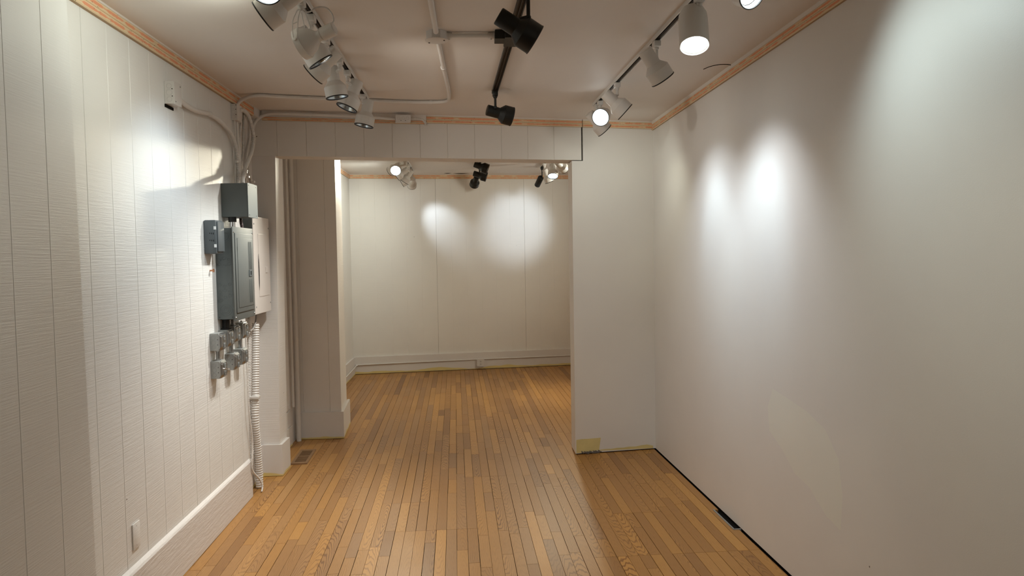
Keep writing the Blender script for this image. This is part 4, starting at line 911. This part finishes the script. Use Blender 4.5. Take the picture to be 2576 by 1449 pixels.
# square steel boxes
def steel_box(y, z, label, s=.100, dep=.050, toggle=True, prong=False):
    """y,z: near lower corner on the wall"""
    p = WL((-1.454, y, z)); lo = Vector((XL+.0005, p.y, p.z)); hi = Vector((XL+dep, p.y+s, p.z+s))
    root = empty('steel_box', Vector(((lo.x+hi.x)/2, (lo.y+hi.y)/2, lo.z)), label, 'outlet box', 'square steel boxes below the panel')
    bm = bmesh.new(); box(bm, lo, hi, bev=.002); obj('body', bm, M_galvside, root)
    # raised cover with rounded corners
    bm = bmesh.new(); ii = .0; o1 = []
    def ring(x, ins, ch):
        y0_, y1_, z0_, z1_ = lo.y+ins, hi.y-ins, lo.z+ins, hi.z-ins
        return [bm.verts.new(q) for q in ((x, y0_+ch, z0_), (x, y1_-ch, z0_), (x, y1_, z0_+ch), (x, y1_, z1_-ch), (x, y1_-ch, z1_), (x, y0_+ch, z1_), (x, y0_, z1_-ch), (x, y0_, z0_+ch))]
    rr = [ring(hi.x, 0, .010), ring(hi.x+.003, 0, .010), ring(hi.x+.006, .004, .011), ring(hi.x+.014, .009, .014), ring(hi.x+.016, .012, .015)]
    for a, b in zip(rr, rr[1:]):
        for k in range(8): bm.faces.new((a[k], a[(k+1) % 8], b[(k+1) % 8], b[k]))
    bm.faces.new(rr[0][::-1]); bm.faces.new(rr[-1]); obj('cover', bm, M_galv, root, False)
    cx = hi.x+.016; cy = (lo.y+hi.y)/2; cz = (lo.z+hi.z)/2
    for dz in (-.021, .021):
        bm = bmesh.new(); box(bm, (cx-.001, cy-.016, cz+dz-.013), (cx+.002, cy+.016, cz+dz+.013), bev=.003); rc = obj('receptacle', bm, M_recept, root, True)
        for sy in (-.006, .006):
            bm = bmesh.new(); box(bm, (cx+.0018, cy+sy-.001, cz+dz-.003), (cx+.0025, cy+sy+.001, cz+dz+.005)); obj('slot', bm, M_dark, rc)
    if prong:
        bm = bmesh.new(); cyl(bm, (cx, cy, cz), (cx+.020, cy+.004, cz), .0035, 10); cyl(bm, (cx+.020, cy+.004, cz), (cx+.024, cy+.004, cz), .006, 10); obj('cover_screw', bm, M_chrome, root, True)
    for yy, zz in ((lo.y+.014, hi.z-.012), (hi.y-.014, lo.z+.012)):
        bm = bmesh.new(); cyl(bm, (hi.x+.004, yy, zz), (hi.x+.012, yy, zz), .0055, 12, r2=.004); obj('screw', bm, M_chrome, root, True)
    for k, dz in enumerate((.022, .050, .078)):
        bm = bmesh.new(); knock(bm, (XL+dep*.42, lo.y, lo.z+dz*s/.1), (0, -1, 0), .0115 if k != 1 else .0125); obj('knockout', bm, M_knock, root, True)
    for dz in (.035, .065):
        bm = bmesh.new(); cyl(bm, (hi.x-.006, lo.y, lo.z+dz), (hi.x-.006, lo.y-.001, lo.z+dz), .0022, 8); obj('pin_hole', bm, M_dark, root)
    return lo, hi
def nipple(y, z0, z1, label, x=XL+.028, r=.0115, mat=None):
    root = empty('conduit_nipple', (x, y, z0), label, 'connector', 'short connectors between the steel boxes')
    bm = bmesh.new(); cyl(bm, (x, y, z0), (x, y, z1), r, 18); cyl(bm, (x, y, z0+.002), (x, y, z0+.008), r*1.3, 6); cyl(bm, (x, y, z1-.008), (x, y, z1-.002), r*1.3, 6); obj('sleeve', bm, mat or M_galv, root, True)
    for t in (.3, .7):
        zz = z0+(z1-z0)*t; bm = bmesh.new(); cyl(bm, (x+.002, y+r*.4, zz), (x+.004, y+r+.008, zz), .003, 8); obj('set_screw', bm, M_chrome, root, True)
b1l, b1h = steel_box(4.203, 1.078, 'square steel outlet box at the upper left of the group', toggle=True)
b2l, b2h = steel_box(4.200, .922, 'square steel outlet box at the lower left with a protruding screw', prong=True)
b4l, b4h = steel_box(4.345, 1.082, 'square steel box directly under the breaker panel, second in the top row')
b5l, b5h = steel_box(4.475, 1.094, 'square steel box third in the top row, with torn cover')
b6l, b6h = steel_box(4.635, 1.098, 'square steel box at the right end of the top row')
b3l, b3h = steel_box(4.445, .932, 'square steel box in the middle of the lower row')
b7l, b7h = steel_box(4.605, .940, 'square steel box at the right end of the lower row')
nipple((b1l.y+b1h.y)/2, b2h.z, b1l.z, 'steel connector joining the two leftmost steel boxes')
nipple((b3l.y+b3h.y)/2-.01, b3h.z, b5l.z, 'steel connector above the middle lower box')
nipple((b7l.y+b7h.y)/2, b7h.z, b6l.z, 'steel connector between the two rightmost boxes')
nipple((b4l.y+b4h.y)/2+.01, b4h.z, PB, 'wide dark connector from the panel to the second steel box', r=.022, mat=M_black)
nipple((b5l.y+b5h.y)/2+.01, b5h.z, PB, 'steel connector from the panel down to the third steel box', r=.013)
# cables and corrugated conduits down to the floor
root = conduit('corrugated_conduit', [wl(-1.447, 5.071, 1.155), wl(-1.447, 5.057, 1.03), wl(-1.447, 5.006, .662), wl(-1.447, 4.988, .505), wl(-1.447, 5.016, .337), wl(-1.447, 5.034, .169), (wl(-1.447, 5.056, .03)[0], 5.165, .004)], .0265,
    'thick white corrugated conduit dropping from the beige panel to the floor', group=None, rib=.095, pitch=.0165, n=24)
p = WL((-1.447, 5.003, .664)); bm = bmesh.new(); box(bm, (p.x-.030, p.y-.034, p.z-.010), (p.x+.031, p.y+.018, p.z+.012), bev=.004); o = obj('pipe_clamp', bm, M_conduit, None, True); tag(center_origin(o), 'white clamp around the thick corrugated conduit', 'clamp')
conduit('corrugated_conduit', [(-1.518, 5.17, 1.20), (-1.518, 5.16, 1.12), (-1.518, 5.12, .66), (-1.518, 5.11, .39), (-1.512, 5.15, .16), (-1.502, 5.22, .004)], .012, 'thinner dark-shadowed corrugated conduit behind the thick one', rib=.17, pitch=.011, n=14)
conduit('cable', [wl(-1.43, 4.70, 1.20), wl(-1.43, 4.775, 1.15), wl(-1.43, 4.796, .894), wl(-1.43, 4.797, .753), wl(-1.43, 4.806, .597), wl(-1.43, 4.854, .404), wl(-1.43, 4.831, .28), wl(-1.43, 4.841, .212), wl(-1.42, 4.95, .125), wl(-1.41, 4.975, .07), (-1.44, 5.06, .004)], .0065,
    'thin white ribbed cable snaking down in front of the corrugated conduit', 'cable', rib=.12, pitch=.007, n=10)
conduit('cable', [wl(-1.44, 5.069, 1.225), wl(-1.44, 5.060, 1.185), wl(-1.44, 5.02, 1.140), wl(-1.44, 4.97, 1.122), wl(-1.44, 4.915, 1.117)], .006, 'grey cable looping from the beige panel to the steel boxes', 'cable', mat=simple('grey_cable', (.30, .27, .25), .5), n=10)
# recess strip: edge of sheet and floor patch
bm = bmesh.new(); box(bm, (-1.53, 4.985, .25), (-1.492, 5.0, 2.55)); struct('trim_9', bm, M_conduit)
# copper stub
p = WL((-1.454, 4.245, 1.527)); root = empty('copper_stub', (XL, p.y, p.z), 'tiny copper fitting on the wall below the dark grey box', 'fitting')
bm = bmesh.new(); cyl(bm, (XL, p.y, p.z), (XL+.018, p.y, p.z), .005, 12); obj('stem', bm, M_copper, root, True)
bm = bmesh.new(); cyl(bm, (XL+.018, p.y, p.z), (XL+.024, p.y, p.z), .010, 14); obj('head', bm, M_copper, root, True)
# blank wall plate
lo, hi = wbox(3.186, 3.252, .357, .468, .006)
root = empty('wall_plate', (XL, (lo.y+hi.y)/2, lo.z), 'painted-over blank plate low on the left wall', 'wall plate')
bm = bmesh.new(); box(bm, lo, hi, bev=.002); obj('plate', bm, M_left, root, True)
for dz in (.015, hi.z-lo.z-.015):
    bm = bmesh.new(); cyl(bm, (hi.x, (lo.y+hi.y)/2, lo.z+dz), (hi.x+.001, (lo.y+hi.y)/2, lo.z+dz), .003, 10); obj('screw', bm, M_left, root)
# niche pipes
conduit('vertical_pipe', [(-1.505, 6.455, 0.002), (-1.505, 6.455, 1.3), (-1.505, 6.455, 2.68)], .0205, 'thick white vertical pipe in the niche beside the opening', 'pipe', step=.5, n=18)
conduit('vertical_pipe', [(-1.522, 6.36, .32), (-1.522, 6.36, 1.3), (-1.522, 6.36, 2.68)], .011, 'thin white vertical pipe left of the thick one in the niche', 'pipe', step=.5, n=14)
# floor register
root = empty('floor_register', (-1.345, 5.93, 0), 'wooden floor register between the left column and the niche', 'floor vent')
ang = math.radians(2.0); TM = Matrix.Translation((-1.347, 5.925, 0)) @ Matrix.Rotation(ang, 4, 'Z')
bm = bmesh.new()
for a, b in (((-.062, -.205, 0), (-.042, .205, .011)), ((.042, -.205, 0), (.062, .205, .011)), ((-.042, -.205, 0), (.042, -.165, .011)), ((-.042, .165, 0), (.042, .205, .011)), ((-.042, -.008, 0), (.042, .008, .011))): box(bm, a, b, TM)
obj('frame', bm, M_vent, root)
bm = bmesh.new(); box(bm, (-.042, -.166, -.001), (.042, .166, .001), TM); obj('duct_opening', bm, M_dark, root)
for k in range(12):
    bm = bmesh.new(); yy = -.155+k*.0275+(.012 if k > 5 else -.004); box(bm, (-.042, yy, .002), (.042, yy+.007, .008), TM); obj('slat', bm, M_vent, root)
# far outlet + baseboard cable
P = [(-1.555, 7.3, .10), (-1.553, 8.6, .10), (-1.552, 9.80, .11), (-1.548, 9.98, .123), (-1.53, Fr(-1.53)-.035, .128), (-1.48, Fr(-1.48)-.033, .132), (-.7, Fr(-.7)-.03, .137), (.08, Fr(.08)-.03, .141)]
conduit('conduit', P, .008, 'thin conduit along the far baseboard left of the outlet', group='thin conduit on the far baseboard', step=.03,
   couplings=[((-.80, Fr(-.8)-.03, .1365), (-.775, Fr(-.775)-.03, .1365)), ((-1.45, Fr(-1.45)-.032, .133), (-1.42, Fr(-1.42)-.032, .133))])
conduit('conduit', [(.175, Fr(.175)-.03, .141), (1.0, Fr(1.0)-.03, .141), (2.6, Fr(2.6)-.03, .141)], .008, 'thin conduit along the far baseboard right of the outlet', group='thin conduit on the far baseboard', step=.2)
root = empty('outlet_box', (.127, Fr(.127)-.04, .04), 'square white outlet on the far baseboard', 'outlet')
Rm = Matrix.Translation((.127, Fr(.127)-.022, .095)) @ Matrix.Rotation(math.atan(.1207), 4, 'Z')
bm = bmesh.new(); r = .053; cch = .014
prof = [(-r+cch, -r), (r-cch, -r), (r, -r+cch), (r, r-cch), (r-cch, r), (-r+cch, r), (-r, r-cch), (-r, -r+cch)]
va = [bm.verts.new(Rm @ Vector((a, 0, b))) for a, b in prof]; vb = [bm.verts.new(Rm @ Vector((a, -.035, b))) for a, b in prof]
for i in range(8): bm.faces.new((va[i], va[(i+1) % 8], vb[(i+1) % 8], vb[i]))
bm.faces.new(va); bm.faces.new(vb[::-1]); obj('body', bm, M_conduit, root)
for dz in (-.02, .02):
    bm = bmesh.new(); box(bm, (-.014, -.038, dz-.012), (.014, -.034, dz+.012), Rm, bev=.003); rc = obj('receptacle', bm, M_conduit, root)
    for sx in (-.006, .006):
        bm = bmesh.new(); box(bm, (sx-.0015, -.0386, dz-.004), (sx+.0015, -.0375, dz+.005), Rm); obj('slot', bm, M_screw, rc)
# yellow paint patch at the foot of the partition, rubble in the gap
M_yel = simple('old_yellow_paint', (.74, .62, .28), .6, var=.12)
def onfront(X, z, d=.0006): return Vector((X, F(X)-d, z))
bm = bmesh.new(); rn = random.Random(3)
top = [(.815, .118), (.86, .122), (.92, .121), (.97, .122), (1.015, .123)]; bot = [(.815, .012), (.86, .011), (.92, .016), (.96, .02), (1.0, .026)]
va = [bm.verts.new(onfront(*p)) for p in top]; vb = [bm.verts.new(onfront(*p)) for p in bot]
for i in range(4): bm.faces.new((vb[i], vb[i+1], va[i+1], va[i]))
xs = [1.0+.05*i for i in range(10)]; up_ = [.026, .030, .028, .033, .031, .036, .033, .040, .043, .03]; dn_ = [.020, .018, .016, .016, .015, .014, .013, .012, .010, .010]
va = [bm.verts.new(onfront(x, z)) for x, z in zip(xs, up_)]; vb = [bm.verts.new(onfront(x, z)) for x, z in zip(xs, dn_)]
for i in range(9): bm.faces.new((vb[i], vb[i+1], va[i+1], va[i]))
obj('yellow_paint_patch', bm, M_yel, wf)
bm = bmesh.new()
for i in range(60):
    X = .86+.16*rn.random(); z = .006+.014*rn.random(); s = .003+.006*rn.random()
    p = onfront(X, z, .002); box(bm, (p.x-s, p.y-.003, p.z-s*.4), (p.x+s, p.y+.002, p.z+s*.4), Matrix.Translation(p) @ Matrix.Rotation(rn.random(), 4, 'Y') @ Matrix.Translation(-p))
o = obj('plaster_debris', bm, simple('grey_plaster', (.16, .14, .13), .9), None); o['kind'] = 'stuff'; tag(center_origin(o), 'crumbled dark plaster along the foot of the partition', 'debris')
# floor slot duct at the right wall
bm = bmesh.new(); prism(bm, [(Rw(4.08)-.045, 4.08), (Rw(4.08)-.036, 4.08), (Rw(4.41)-.036, 4.41), (Rw(4.41)-.045, 4.41)], -.011, .004)
prism(bm, [(Rw(4.08)-.045, 4.075), (Rw(4.08)+.0, 4.075), (Rw(4.08)+.0, 4.085), (Rw(4.08)-.045, 4.085)], -.011, .004)
o = obj('floor_slot_rim', bm, M_galvside); tag(center_origin(o), 'narrow open metal-edged slot in the floor at the right wall', 'floor slot')
# sagging paint flap on the ceiling by the right trim
bm = bmesh.new(); pts = [(1.372, 4.262), (1.386, 4.215), (1.41, 4.178), (1.44, 4.160), (1.475, 4.160), (1.50, 4.172)]
pp = crom([(x, y, Cz(x, y)-.0015) for x, y in pts], .01)
tube(bm, pp, .0022, 6, smooth=False); o = obj('ceiling_crack', bm, M_dark); tag(center_origin(o), 'curved dark crack on the ceiling beside the right trim', 'crack')
for i, (x0, x1, y) in enumerate(((-.32, -.22, 10.02), (-.20, .02, 10.06))):
    bm = bmesh.new(); nseg = 8; a = []; b = []
    for k in range(nseg+1):
        t = k/nseg; x = x0+(x1-x0)*t; wv = .008*math.sin(math.pi*t)+.001
        a.append(bm.verts.new((x, y-wv-.01*t, CF-.001))); b.append(bm.verts.new((x, y+wv-.01*t, CF-.001-.006*math.sin(math.pi*t))))
    for k in range(nseg): bm.faces.new((a[k], a[k+1], b[k+1], b[k]))
    o = obj('ceiling_crack', bm, M_dark); tag(center_origin(o), ['small peeling flake on the far ceiling nearer the left lamps', 'long dark peeling slit on the far ceiling by the wood strip'][i], 'crack')
